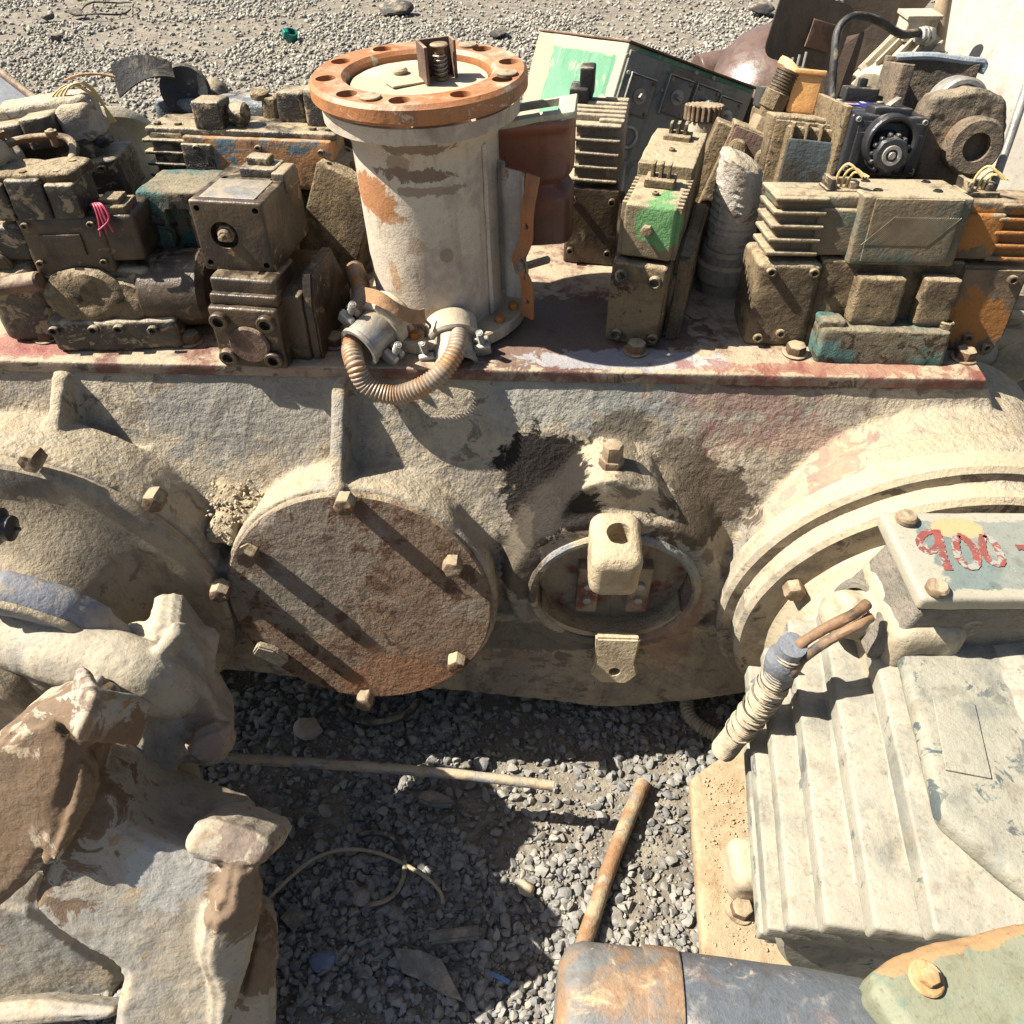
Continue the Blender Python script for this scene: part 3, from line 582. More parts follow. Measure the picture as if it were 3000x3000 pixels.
# --- white tape wrapped hose end
M['wrap']=grime('dirty_white_wrap',(.46,.42,.36),(.30,.25,.20),alt_t=.56,dust_a=.5,rust=(.22,.17,.13),rust_t=.6,bump=.9,coarse=1.4)
wp=vt('wrapped_hose_end','white tape wrapped hose end standing upright with a grey screwed collar','hose',2118,838,(0,-3,0))
obj('collar',lathe([(0,0),(.050,0),(.052,.02),(.060,.03),(.062,.062),(.056,.068),(.055,.085),(.050,.092),(0,.095)],14),M['cast'],wp,n=(.0018,60),ang=30)
def wrapf():
    V,Fc=lathe([(0,.08),(.046,.08),(.0455,.11),(.046,.2),(.044,.245),(.03,.252),(0,.252)],40,step=.006)
    V[:,2]-=np.where(V[:,2]>.15,1,0)*0; z=V[:,2]; t=np.clip((z-.12)/.13,0,1); V[:,2]+=t*(-.022*(V[:,0]/.046)+.01); V[:,0]*=1-.10*t
    V[:,:2]*=(1+.035*np.sin((z*420+np.arctan2(V[:,1],V[:,0])))[:,None]); return V,Fc
obj('wrap',wrapf(),M['wrap'],wp,n=(.0025,60))
# --- threaded pipe fitting on a leaning brown block
pf=vt('pipe_fitting_block','leaning rusty block with a threaded pipe fitting and round plugs','pipe fitting',2165,520,(-12,16,-14),Y=1.62)
obj('block',join(box(-.055,.05,0,.08,-.20,.09,r=.004),box(-.085,-.052,.02,.10,-.20,.08,r=.004)),M['mud'],pf,n=(.0014,60))
M['redbrown']=grime('reddish_brown_block',(.17,.09,.07),(.12,.085,.065),dust_a=.35,bump=.7,rough=.85)
obj('front_plate',box(-.05,.052,-.006,.002,.02,.086,r=.002),M['redbrown'],pf,n=(.0012,60))
for x,z in ((-.03,.048),(.028,.05),(.0,.005)): obj('plug',mv(cyl(.019 if z>.02 else .024,.022 if z>.02 else .035,20,.004),(x,-.0,z),rot=(90,0,0)),M['mud'],pf,n=(.0014,70))
ft=on(pf,'fitting',(.006,.05,.085)); ft.scale=(.64,.64,.60)
obj('hex_nut',hexb(.046,.05),M['bolt'],ft,n=(.001,70))
obj('adapter',mv(lathe([(0,0),(.034,0),(.034,.03),(.043,.035),(.043,.085),(.036,.09),(0,.09)],8),(0,0,.045)),M['mud'],ft,n=(.001,70))
obj('thread',mv(join(cyl(.035,.075,28),*[mv(ring(.034,.0385,.0055,28,.002),(0,0,.008+.0095*k)) for k in range(7)]),(0,0,.125)),M['oily'],ft,n=(.0006,90))
# --- finned valve with the orange plug
v6=vt('solenoid_valve','muddy finned valve with an orange connector plug on top','valve',2330,550,(-14,3,-8),Y=1.50)
obj('valve_body',box(-.065,.07,.05,.33,-.20,.12,r=.006),M['mud'],v6,**LMP)
obj('coil',join(box(-.04,.062,.0,.16,-.02,.105,r=.005),*[box(-.062,.066,.02+.030*k,.027+.030*k,-.03,.112,r=.002) for k in range(5)],*[box(-.035+.026*k,-.030+.026*k,-.012,.1,.02,.112,r=.002) for k in range(4)]),M['mud'],v6,n=(.0016,60))
obj('coil_face',box(-.038,.066,-.016,-.004,-.06,.085,r=.003),grime('dark_blue_grey_face',(.07,.085,.09),(.05,.045,.035),dust_a=.3,rough=.7,bump=.5),v6,n=(.001,60))
M['orplug']=grime('faded_orange_plastic',(.62,.33,.12),(.55,.30,.13),dust_a=.35,dust=(.6,.45,.27),rough=.5,bump=.25)
oc=obj('connector',join(box(-.026,.03,.135,.19,.12,.19,r=.004),box(-.03,.034,.13,.195,.188,.198,r=.003)),M['orplug'],v6,n=(.0006,60))
obj('cable_stub',tube([(-.01,.19,.18),(-.03,.21,.2),(-.045,.22,.205)],.013,8,4),M['orplug'],oc,n=(.001,80))
for k in range(4): obj('pin',tube([(-.03+.012*k,.24,.17),(-.03+.012*k,.24,.21+.006*k)],.0025,6),M['galv'],v6,n=None)
obj('terminal_block',box(-.07,.05,.2,.30,.12,.16,r=.004),M['rubber'],v6,n=(.001,60))
# --- black coil with the blue label
v7=vt('solenoid_valve','black solenoid with a blue label on top and a ribbed hand nut in front','valve',2566,515,(-10,2,-3),Y=1.45)
M['blk']=grime('black_plastic_coil',(.022,.022,.025),(.03,.03,.032),dust_a=.28,dust=(.28,.25,.2),rough=.42,bump=.25,spec=.5)
obj('valve_body',box(-.075,.07,.03,.25,-.18,.0,r=.004),M['blackoil'],v7,n=(.001,60))
ck=obj('coil',join(box(-.072,.070,.0,.19,0,.10,r=.006),box(-.058,.058,-.004,.0,.006,.09,r=.002)),M['blk'],v7,n=(.0006,60))
obj('side_plate',box(-.082,-.071,.01,.2,-.02,.11,r=.002),M['mud'],v7,n=(.001,60))
for x in (-.05,.052): obj('raised_bar',box(x-.008,x+.008,-.008,-.003,.01,.072,r=.001),M['blk'],ck,n=None)
kn=obj('hand_nut',mv(join(cyl(.036,.012,32,.002),mv(lathe([(0,0),(.031,0),(.031,.022),(.027,.026),(0,.026)],8),(0,0,.012)),*[mv(cyl(.0045,.020,10),(.031*math.cos(a),.031*math.sin(a),.012)) for a in np.arange(0,6.28,.45)]),(0,-.004,.042),rot=(90,0,0)),M['blk'],v7,n=(.0005,60))
obj('washer',mv(join(ring(.010,.017,.004,24,.001),cyl(.007,.005,16)),(0,-.042,.042),rot=(90,0,0)),M['galv'],kn,n=None)
lb=obj('label',mv(prism([(-.055,-.02),(-.055,.012),(-.012,.012),(-.012,.035),(.012,.038),(.02,.012),(.06,.01),(.06,-.022),(.024,-.022),(.02,-.05),(-.02,-.05),(-.024,-.022)],.0015),(0,.13,.1005)),plain('blue_label',(.035,.03,.26),.35,spec=.5),ck,n=None)
wl=plain('white_label_print',(.6,.6,.58),.5); 
obj('print',join(box(-.050,-.022,.117,.133,.1018,.1026,r=.0003),box(-.008,.000,.085,.115,.1018,.1026,r=.0003),box(-.008,.0,.145,.165,.1018,.1026,r=.0003),mv(ring(.004,.0055,.0008,20,.0002),(.035,.118,.1018)),box(.034,.036,.122,.130,.1018,.1026,r=.0003),box(.048,.056,.115,.117,.1018,.1026,r=.0003),box(.048,.056,.121,.123,.1018,.1026,r=.0003)),wl,lb,n=None)
obj('emblem',join(box(-.046,-.041,.121,.129,.1024,.1032,r=.0003),box(-.039,-.028,.121,.129,.1024,.1030,r=.0003)),plain('red_print',(.5,.07,.1),.5),lb,n=None)
obj('bracket',join(box(-.034,.034,.005,.055,.098,.112,r=.003),mv(ring(.036,.046,.03,30,.003,),(0,.0,.06),rot=(90,0,0))),M['blk'],ck,n=(.0006,60))
obj('clip',mv(box(-.014,.014,-.006,.006,0,.003,r=.001),(.005,.03,.118),rot=(0,-25,35)),M['galv'],ck,n=None)
obj('connector',join(box(-.034,.032,.18,.215,.095,.125,r=.004),box(-.008,.008,.19,.205,.12,.14,r=.002)),M['rubber'],v7,n=(.0006,60))
for x in (-.045,.035): obj('screw',mv(cyl(.007,.004,16),(x,.172,.1)),M['galv'],ck,n=None)
# --- round flange casting with a ring
v8=vt('ring_flange_casting','crusted casting with a round open ring on its face, beside the black solenoid','casting',2775,480,(-12,4,-4),Y=1.48)
M['crust']=grime('crusted_grey_brown',(.17,.13,.09),(.11,.09,.065),dust_a=.4,dust=(.36,.29,.2),bump=1.,coarse=1.4,rust=(.24,.13,.06),rust_t=.63)
pl=[(-.062,.0),(-.07,.06),(-.062,.108),(-.02,.118),(.02,.128),(.062,.115),(.085,.078),(.085,.02),(.062,-.03),(.04,-.045),(.0,-.06),(-.035,-.055)]
obj('plate',remesh(mv(prism(pl,.07,.006),(0,.07,0),rot=(90,0,0)),.004,2),M['crust'],v8,n=(.003,55),ang=50)
obj('ring',mv(cut(lathe([(0,0),(.046,0),(.049,.004),(.049,.03),(.044,.036),(0,.036)],48,step=.006),mv(cyl(.0245,.1,32,.0001),(0,0,.012))),(.026,.002,.035),rot=(90,0,0)),M['crust'],v8,n=(.0016,60))
obj('collar',mv(ring(.035,.05,.05,40,.004),(.02,.12,.09),rot=(90,0,0)),M['galv'],v8,n=(.001,60))
bk=obj('bracket',join(box(-.10,-.075,.10,.2,-.16,.15,r=.003),box(-.10,.085,.19,.205,-.16,.16,r=.003),box(-.06,.08,.05,.18,-.17,-.02,r=.006)),M['crust'],v8,n=(.0012,60))
obj('painted_edge',tube([(-.08,.195,.158),(-.02,.192,.165),(.05,.195,.163),(.092,.2,.162),(.092,.2,.145)],.0075,8,5),grime('blue_grey_peeling_edge',(.20,.27,.33),(.3,.33,.36),dust_a=.2,rough=.55,bump=.6),bk,n=(.002,80))
# --- front left: black greasy pilot valve
L1=vt('directional_valve','large greasy black valve with square coils on top, at the front left of the gearbox','valve',345,1000,(-4,0,3))
obj('end_cap',box(-.205,-.095,.0,.14,.0,.165,r=.022),M['blackoil'],L1,**LMP)
bb=join(box(-.10,.10,.0,.135,.02,.17,r=.012),box(-.10,.135,-.035,.10,-.004,.072,r=.012))
obj('valve_body',bb,M['blackoil'],L1,n=(.003,45),n2=(.004,18))
obj('mud_crust',join(mv(cyl(.06,.03,24,.01,step=.01),(-.02,.0,.118),rot=(80,0,0),sc=(1.2,1,.8)),mv(cyl(.05,.03,24,.01,step=.01),(.045,.01,.10),rot=(80,0,0)),mv(cyl(.05,.03,24,.01,step=.01),(-.15,.03,.155),rot=(20,0,0))),M['mud'],L1,n=(.006,50),n2=(.006,25))
obj('spring_housing',mv(cyl(.082,.125,40,.012,step=.012),(.065,.055,.098),rot=(0,90,0)),M['oily'],L1,n=(.0014,50))
obj('pilot_block',join(box(-.095,.045,.0,.12,.16,.285,r=.008),box(.03,.10,.005,.11,.185,.285,r=.008)),M['oily'],L1,n=(.0016,50))
obj('solenoid',box(-.175,-.09,.005,.11,.19,.268,r=.012),M['blackoil'],L1,n=(.0018,50))
for x0,x1,z1 in ((-.135,-.092,.352),(-.090,-.030,.360),(-.028,.022,.350)):
    obj('coil',box(x0,x1,.0,.085,.278,z1,r=.006),M['blackoil'],L1,n=(.002,60))
obj('top_crust',box(-.14,.025,.01,.1,.345,.368,r=.008),M['mud'],L1,n=(.004,50),n2=(.006,20))
obj('clamp_band',tube([(-.13,.06,.345),(-.125,.10,.385),(-.09,.13,.395),(-.03,.135,.395),(-.01,.12,.38),(-.01,.09,.36)],.008,10,6),M['rustbolt'],L1,n=(.0012,60))
for x in (-.122,-.035): obj('stud',mv(join(cyl(.006,.035,12),mv(hexb(.011,.01),(0,0,.022))),(x,.11,.385)),M['rustbolt'],L1,n=None)
obj('pipe_stub',mv(cut(cyl(.019,.1,24),mv(cyl(.013,.1,20),(0,0,-.06))),(-.185,-.015,.145),rot=(0,82,0)),M['rustdark'],L1,n=(.0008,60))
for k in range(4): obj('wire',tube([(.03,.02,.30),(.045+.004*k,.0,.31),(.05+.006*k,-.012,.285),(.046+.012*(k%3),-.016,.252+.004*k)],.0022,7,6),M['wire_r'],L1,n=None)
# --- brown block valve with the four screw flange
L2=vt('pressure_valve','tall brown block valve with a four screw flange pad at its foot','valve',748,1078,(-3,0,-7))
pd=obj('flange_pad',box(-.062,.062,0,.04,.0,.122,r=.006),M['oily'],L2,n=(.0012,60))
for x in (-.042,.042):
    for z in (.024,.098): obj('cap_screw',mv(cup(.0165,.0095,.014,.012),(x,.002,z),rot=(90,0,0)),M['oily'],pd,n=(.0006,80))
obj('blank_disc',mv(cyl(.036,.010,32),(0.002,.002,.052),rot=(90,0,0)),M['rustdark'],pd,n=(.0014,80))
obj('valve_body',join(box(-.058,.095,.035,.23,.0,.135,r=.006),box(-.056,.06,.022,.12,.12,.168,r=.006),box(-.058,.062,.012,.05,.122,.142,r=.004)),M['oily'],L2,n=(.0012,50))
tbk=cut(box(-.075,.052,.055,.235,.165,.292,r=.005,L=.012),join(*[mv(cyl(.0055,.05,14,.0001),(x,y,.27)) for x in (-.055,.032) for y in (.075,.165)],*[mv(cyl(.0055,.06,14,.0001),(x,.075,z),rot=(90,0,0)) for x in (-.062,.038) for z in (.18,.278)],mv(cyl(.024,.04,30,.0001),(-.025,.075,.232),rot=(90,0,0))))
tb=obj('top_block',tbk,M['oily'],L2,n=(.0007,60))
obj('port_nut',mv(join(hexb(.017,.012),mv(cyl(.011,.022,18),(0,0,0)),mv(cyl(.005,.034,12),(0,0,0))),(-.025,.072,.232),rot=(90,0,0)),M['bolt'],tb,n=None)
obj('name_plate',box(-.06,.035,.068,.155,.2915,.2935,r=.0006),M['galv'],tb,n=None)
obj('connector',join(box(-.03,.035,.17,.225,.29,.308,r=.004),box(-.02,.02,.185,.215,.305,.322,r=.004),box(.03,.055,.16,.22,.27,.305,r=.004)),M['blackoil'],tb,n=(.002,60))
obj('side_web',mv(prism([(0,0),(.19,.0),(.20,.06),(.13,.17),(.02,.17),(.0,.12)],.02,.004),(.095,.04,.0),rot=(90,0,90)),M['oily'],L2,n=(.0014,50))
# --- rusty block beside it, half behind the cylinder
rb=vt('bored_block','rusty tilted block with a bored top, wedged behind the upright cylinder','casting',985,600,(-6,22,-12),Y=1.47)
tb2=cut(box(-.055,.07,0,.14,-.19,.06,r=.005,L=.012),join(mv(cyl(.032,.1,30,.0001),(.02,.07,.03)),*[mv(cyl(.007,.05,14,.0001),(x,y,.03)) for x,y in ((-.035,.02),(-.035,.12),(.055,.02))]))
obj('block',tb2,M['mud'],rb,n=(.001,60))
# --- rear left: orange and blue finned valve
M['orblue']=grime('orange_over_blue_paint',(.42,.22,.10),(.10,.07,.045),alt_t=.55,dust_a=.3,rough=.75,bump=.6,rust=(.12,.17,.20),rust_t=.56)
M['blupaint']=grime('blue_grey_grease',(.12,.15,.16),(.05,.045,.04),alt_t=.5,dust_a=.35,dust=(.42,.38,.32),rough=.5,bump=.8,rust=(.42,.40,.36),rust_t=.62,spec=.5)
L3=vt('directional_valve','greasy finned valve with orange and blue paint, behind the tall brown block','valve',690,548,(-6,1,-3),Y=1.52)
obj('valve_body',box(-.085,.20,.0,.11,.0,.115,r=.005),M['orblue'],L3,n=(.0014,50))
obj('solenoid',join(fins(-.165,-.07,.0,.11,-.01,.105,5,.008,.013),box(-.155,-.085,.01,.1,.095,.12,r=.006),box(-.09,-.03,-.004,.10,-.005,.10,r=.005)),M['blackoil'],L3,n=(.0014,60))
obj('top_slab',box(-.16,.21,.01,.13,.112,.130,r=.005),M['blackoil'],L3,n=(.003,50))
obj('rear_body',box(-.19,.22,.13,.24,-.15,.16,r=.015),M['blupaint'],L3,n=(.003,40))
obj('connector',join(box(-.06,-.005,.01,.07,.128,.19,r=.005),mv(cyl(.026,.03,20,.004),(.0,.05,.155),rot=(0,90,0))),M['blackoil'],L3,n=(.0014,60))
obj('connector',join(box(.08,.135,.08,.15,.128,.20,r=.008),box(.14,.20,.06,.14,.125,.215,r=.008)),M['blackoil'],L3,n=(.003,50))
obj('connector',join(box(.04,.07,.11,.16,.12,.178,r=.006),mv(cyl(.018,.02,18,.004),(.035,.13,.172),rot=(20,0,0))),M['mud'],L3,n=(.003,60))
obj('pipe_end',mv(cyl(.03,.05,24,.004),(-.10,.19,.15),rot=(-70,20,0)),M['blackoil'],L3,n=(.001,60))
tl=vt('port_block','flaking teal and rust block with deep pockets, under the orange and blue valve','valve',640,800,(-4,0,-2),Y=1.36)
tk=cut(box(-.115,.10,0,.13,0,.15,r=.006,L=.012),join(box(-.07,-.025,-.02,.03,.03,.12),box(-.005,.045,-.02,.04,.045,.13)))
obj('block',tk,M['teal'],tl,n=(.003,55))
obj('foot',box(.02,.13,-.01,.12,-.02,.06,r=.006),M['teal'],tl,n=(.002,50))
# --- far left valve and the bell behind
L4=vt('directional_valve','dusty grey valve stack with a white crusted top, at the far left','valve',165,560,(-5,-6,8),Y=1.46)
obj('valve_body',join(box(-.16,.13,.0,.13,-.05,.06,r=.010),box(-.10,.03,.0,.13,-.18,.0,r=.01)),M['blackoil'],L4,**LMP)
obj('solenoid',box(-.17,-.085,-.01,.12,-.02,.07,r=.012),M['mud'],L4,n=(.002,50))
obj('pilot_block',join(box(-.085,.09,.02,.12,.055,.115,r=.008),box(-.075,-.01,.01,.11,.105,.175,r=.008),box(-.008,.05,.0,.1,.105,.185,r=.006)),M['blackoil'],L4,n=(.0018,50))
obj('crust',join(box(-.07,.10,.05,.13,.165,.205,r=.012),box(.05,.105,.02,.12,.10,.19,r=.012)),M['wrap'],L4,n=(.005,50),n2=(.006,20))
obj('end_plug',join(mv(cyl(.032,.04,24,.004),(-.075,.05,.135),rot=(0,-90,0)),mv(cyl(.022,.05,24,.004),(-.085,.03,.085),rot=(0,-90,0))),M['wrap'],L4,n=(.0014,60))
for k in range(4): obj('wire',tube([(.115+.004*k,.09,.12),(.118-.002*k,.088,.18),(.105-.009*k,.085,.222+.004*(k%2)),(.078-.012*k,.08,.226-.005*k),(.055-.014*k,.075,.198-.010*k)],.0022,7,8),M['wire_y'],L4,n=None)
obj('wire',tube([(.07,.09,.238),(.10,.085,.246),(.135,.085,.240),(.16,.085,.228)],.0033,7,6),M['leaf'],L4,n=None)
bl=vt('end_bell','beige round end bell with a wide rim, behind the far left valve','motor part',345,415,(0,0,0),Y=1.72)
obj('rim',mv(lathe([(.085,.0),(.135,.0),(.140,.01),(.140,.03),(.118,.036),(.105,.05),(.09,.15),(.075,.17),(0,.17)],56,step=.012),(-.06,0,-.02),d=(.45,-.55,-.55)),M['cream'],bl,n=(.0014,40))
obj('foot',box(-.16,.02,.0,.16,-.24,-.05,r=.02),M['cast'],bl,n=(.003,30))
l5=vt('pump_casing','small cream pump casing with an open port at the left edge','casting',20,640,(0,0,0),Y=1.36)
obj('casing',remesh(join(mv(cyl(.07,.13,32,.02),(-.03,.05,-.02)),mv(cyl(.035,.12,24,.01),(.0,.06,.03),rot=(80,0,30)),mv(cyl(.04,.1,24,.01),(.01,.03,.09),rot=(60,20,0))),.005,3),M['cream'],l5,n=(.003,40))
l6=vt('rusty_block','small brown rusty block with a round boss, by the left edge of the gearbox plate','casting',45,740,(0,0,15),Y=1.31)
obj('block',join(box(-.05,.03,0,.08,-.03,.07,r=.012),mv(cyl(.022,.05,20,.004),(-.02,.0,.0),rot=(90,0,0))),M['mud'],l6,**LMP)
for (px,py,Y,r,ry,la) in ((405,215,1.72,.055,70,'round black rubber disc standing on edge behind the orange and blue valve'),):
    rd=vt('rubber_disc',la,'rubber disc',545,268,(62,20,10),Y=1.70); obj('disc',lathe([(0,.0),(.042,.0),(.048,.004),(.048,.014),(.042,.018),(.02,.012),(0,.012)],32),M['rubber'],rd,n=(.0008,60))
bd=vt('rubber_flap','bent black rubber flap behind the orange and blue valve','rubber flap',440,310,(0,0,20),Y=1.66)
obj('flap',sheet(lambda u,v:(-.05+.11*u,.03*v,.02+.03*math.sin(2.2*u)+.05*v*(1-u*.6)),14,6,.004),M['rubber'],bd,n=(.001,40))
# ------------------------------------------------------------------ things standing behind the gearbox
def proj(P):
    X,Y,Z=P; dz=Z-H; dp=Y*cc-dz*cc; up=Y*cc+dz*cc; return 1500+F*X/dp,1500-F*up/dp
# control cabinet: tilted sheet steel box
A0=np.array(ay(1845,125,2.05)); ux=Vector((.9,.28,-.34)).normalized(); uz=Vector((.26,.27,.93)); uz=(uz-ux*uz.dot(ux)).normalized(); uy=uz.cross(ux)
cab=thing('control_cabinet','tilted green steel control cabinet with rotary switches on its dark panel','cabinet'); cab.matrix_world=Matrix(((ux.x,uy.x,uz.x,A0[0]),(ux.y,uy.y,uz.y,A0[1]),(ux.z,uy.z,uz.z,A0[2]),(0,0,0,1)))
CM=np.array(Matrix((ux,uy,uz)))
def cl(px,py,yl=0.):                                # pixel -> cabinet local on its front panel
    d=CM@ray(px,py); o=CM@(O0-A0); return o+d*((yl-o[1])/d[1])
wd=cl(2215,262)[0]; dpt=.5
for q in np.arange(.1,1.2,.005):
    if proj(A0+np.array(uy)*q)[0]<1581: dpt=q; break
M['cabgreen']=grime('mint_green_peeling_paint',(.115,.265,.165),(.14,.29,.19),dust_a=-.6,rust=(.38,.35,.23),rust_t=.60,rough=.6,bump=.25,sc=.7,spots=[((0,.01,-.3),(.03,.035,.9),(.38,.35,.24),.3,1.),((0,dpt*.5,.0),(.03,dpt*2,.03),(.37,.34,.23),.3,1.),((0,.06,-.17),(.02,.035,.05),(.40,.37,.26),.4,1.),((0,dpt+.02,-.3),(.03,dpt*.28,.9),(.33,.29,.2),.3,1.)])
M['cabpanel']=grime('dark_green_brown_panel',(.20,.205,.18),(.15,.12,.095),alt_t=.54,dust_a=-.1,rust=(.10,.135,.11),rust_t=.58,rough=.6,bump=.3,sc=.7)
obj('shell',box(0,wd,.004,dpt,-.8,0,r=.004,L=.03),M['cabgreen'],cab,n=(.0012,12))
obj('front_panel',box(.008,wd-.006,-.003,.006,-.79,-.012,r=.002,L=.03),M['cabpanel'],cab,n=(.0008,12))
obj('lid_edge',box(-.004,wd+.004,-.008,dpt,.0005,.006,r=.002,L=.03),M['rustdark'],cab,n=(.0015,20))
M['swp']=grime('grey_switch_plate',(.15,.15,.145),(.10,.10,.10),dust_a=.15,rough=.45,metal=.3,bump=.2,spec=.5)
for i,(px,py) in enumerate(((1874,283),(1984,286),(2062,312),(2128,345))):
    p=cl(px,py,-.01); sw=obj('switch_plate',box(p[0]-.036,p[0]+.036,-.009,-.002,p[2]-.042,p[2]+.042,r=.004,L=.01),M['swp'],cab,n=(.0006,60))
    obj('rim',join(box(p[0]-.039,p[0]-.036,-.012,-.002,p[2]-.044,p[2]+.044,r=.001),box(p[0]-.039,p[0]+.036,-.012,-.002,p[2]+.042,p[2]+.045,r=.001)),M['galv'],sw,n=None)
    for sx in (-1,1):
        for sz in (-1,1): obj('screw',mv(cyl(.005,.004,12),(p[0]+sx*.028,-.008,p[2]+sz*.034),rot=(90,0,0)),M['bolt'],sw,n=None)
    if i==2: obj('switch_knob',join(mv(cyl(.016,.03,20,.003),(p[0],-.008,p[2]),rot=(90,0,0)),mv(box(-.03,.03,-.045,-.03,-.014,.014,r=.006),(p[0]+.014,0,p[2]-.003),rot=(0,12,0))),M['swp'],sw,n=None)
    else: obj('spindle',mv(join(cyl(.018,.004,20,.001),box(-.007,.007,-.006,.006,0,.018,r=.002)),(p[0],-.008,p[2]),rot=(90,20,0)),M['galv'],sw,n=None)
p=cl(1842,402,-.01); obj('ring',mv(ring(.019,.027,.008,32,.002),(p[0],-.002,p[2]),rot=(90,0,0)),M['galv'],cab,n=None); obj('ring_cap',mv(cyl(.019,.004,24),(p[0],-.002,p[2]),rot=(90,0,0)),M['swp'],cab,n=None)
for px,py in ((1842,163),(1845,213),(1895,233),(2045,214),(2095,230),(2030,245),(1945,265),(2105,290)):
    p=cl(px,py,-.01); obj('rivet',mv(cyl(.0055,.004,12),(p[0],-.002,p[2]),rot=(90,0,0)),M['galv'],cab,n=None)
# cream fitting between cabinet and block
kf=thing('knurled_fitting','small cream knurled pipe fitting between the green patch valve and the leaning block','pipe fitting',tuple(ay(2040,500,1.72)),(-10,0,0))
obj('body',cyl(.035,.10,28,.004),M['cream'],kf,n=(.001,60)); obj('knurl',mv(join(cyl(.036,.03,24),*[mv(cyl(.004,.03,8),(.037*math.cos(a),.037*math.sin(a),0)) for a in np.arange(0,6.28,.3)]),(0,0,.10)),M['bolt'],kf,n=None)
obj('foot',box(-.05,.05,-.04,.06,-.3,.0,r=.01),M['cast'],kf,n=(.002,40))
# fan: hub, drum rim and flat blades
fan=thing('fan_wheel','dark rusty fan wheel with broad flat blades lying behind the valves','fan',tuple(ay(2480,190,2.25)),(28,-8,0))
M['fanb']=grime('dark_brown_fan_steel',(.085,.06,.042),(.055,.04,.03),dust_a=.08,rough=.5,bump=.35,spec=.5)
obj('hub',mv(cyl(.11,.10,32,.01),(.06,.02,-.10)),M['fanb'],fan,n=(.001,40))
def blade(w,h): 
    pts=[]
    for cx,cz,a0 in ((w-.03,h-.03,0),(-w+.03,h-.03,90),(-w+.03,-h+.03,180),(w-.03,-h+.03,270)):
        for k in range(5): a=R(a0+22.5*k); pts.append((cx+.03*math.cos(a),cz+.03*math.sin(a)))
    return prism(pts,.005,.001)
for (px,py,Y,w,h,rot) in ((2370,92,2.2,.105,.075,(78,14,8)),(2548,20,2.35,.075,.11,(80,6,0)),(2640,45,2.45,.04,.12,(80,35,0)),(2480,240,2.2,.13,.08,(70,-38,0))):
    p=np.array(ay(px,py,Y)); bld=obj('blade',mv(blade(w,h),(0,0,0),rot=rot),M['fanb'],None,n=(.0015,14))
    bld.parent=fan; bld.matrix_parent_inverse=Matrix.Identity(4)
    Mw=Matrix.Translation(p); Fm=Matrix.LocRotScale(fan.location,fan.rotation_euler,None); bld.matrix_basis=Fm.inverted()@Mw
    if px==2370: obj('patch_plate',mv(box(-.035,.035,-.03,.03,.005,.009,r=.001),(.03,0,-.01),rot=rot),M['rustdark'],bld,n=(.001,60))
# glossy brown drum
dr=thing('steel_drum','glossy brown dished steel drum end on its side, left of the fan blades','drum',tuple(ay(2270,225,2.3)),(0,0,0))
M['gloss']=grime('glossy_brown_steel',(.13,.085,.065),(.10,.06,.045),dust_a=.05,rough=.32,bump=.12,spec=.6)
obj('dish',mv(lathe([(.0,.07),(.06,.066),(.12,.045),(.16,.01),(.165,0),(.165,-.16),(0,-.16)],56),d=(-.25,-.55,.8)),M['gloss'],dr,n=(.0012,14))
cn=thing('tin_can','small brown steel can lying on the gravel beside the glossy drum','can',tuple(ay(2120,205,2.75)),(0,0,0))
obj('can',mv(lathe([(0,-.09),(.055,-.09),(.058,-.085),(.058,.085),(.055,.09),(.05,.08),(0,.078)],28),d=(1,.25,.1)),M['gloss'],cn,n=(.001,30)); cn.location.z=ay(2120,205,2.75)[2]
# pale finned motor
fm_=thing('finned_motor','small cream finned electric motor leaning by the white hopper','motor',tuple(ay(2645,205,1.98)),(0,0,0)); fm_.scale=(.72,.72,.72)
AX=axes((-.70,-.55,-.45))
def fa(m): V,Fc=m; return V@AX.T,Fc
obj('frame',fa(join(mv(cyl(.088,.2,40,.006),(0,0,-.09)),*[mv(box(.082,.108,-.004,.004,-.07,.11,r=.002),rot=(0,0,a)) for a in range(0,360,20)])),M['cream'],fm_,n=(.0008,40))
obj('fan_cowl',fa(mv(lathe([(0,.15),(.05,.148),(.085,.135),(.092,.11),(.09,.10),(0,.10)],44)),),M['cream'],fm_,n=(.0012,30))
obj('terminal_box',mv(join(box(-.045,.05,-.03,.05,.085,.15,r=.006),box(-.052,.056,-.036,.056,.145,.158,r=.003))),M['cream'],fm_,n=(.001,50))
gl_=obj('cable_gland',mv(join(hexb(.030,.02),mv(ring(.018,.025,.035,24),(0,0,.0)),mv(hexb(.024,.016),(0,0,.03))),(.022,-.05,.105),d=(-.85,-.45,.2)),M['galv'],fm_,n=None)
cb=tag(obj('power_cable',tube([ay(2690,95,1.93),ay(2640,100,1.9),ay(2590,70,1.88),ay(2540,50,1.86),ay(2490,52,1.84),ay(2455,90,1.83),ay(2445,170,1.8),ay(2438,260,1.77),ay(2436,330,1.72),ay(2425,390,1.66),ay(2420,450,1.62),ay(2428,490,1.58)],.0085,10,10),M['rubber'],None,n=(.001,40)),'black power cable arching from the cream motor gland down to the valves','cable')
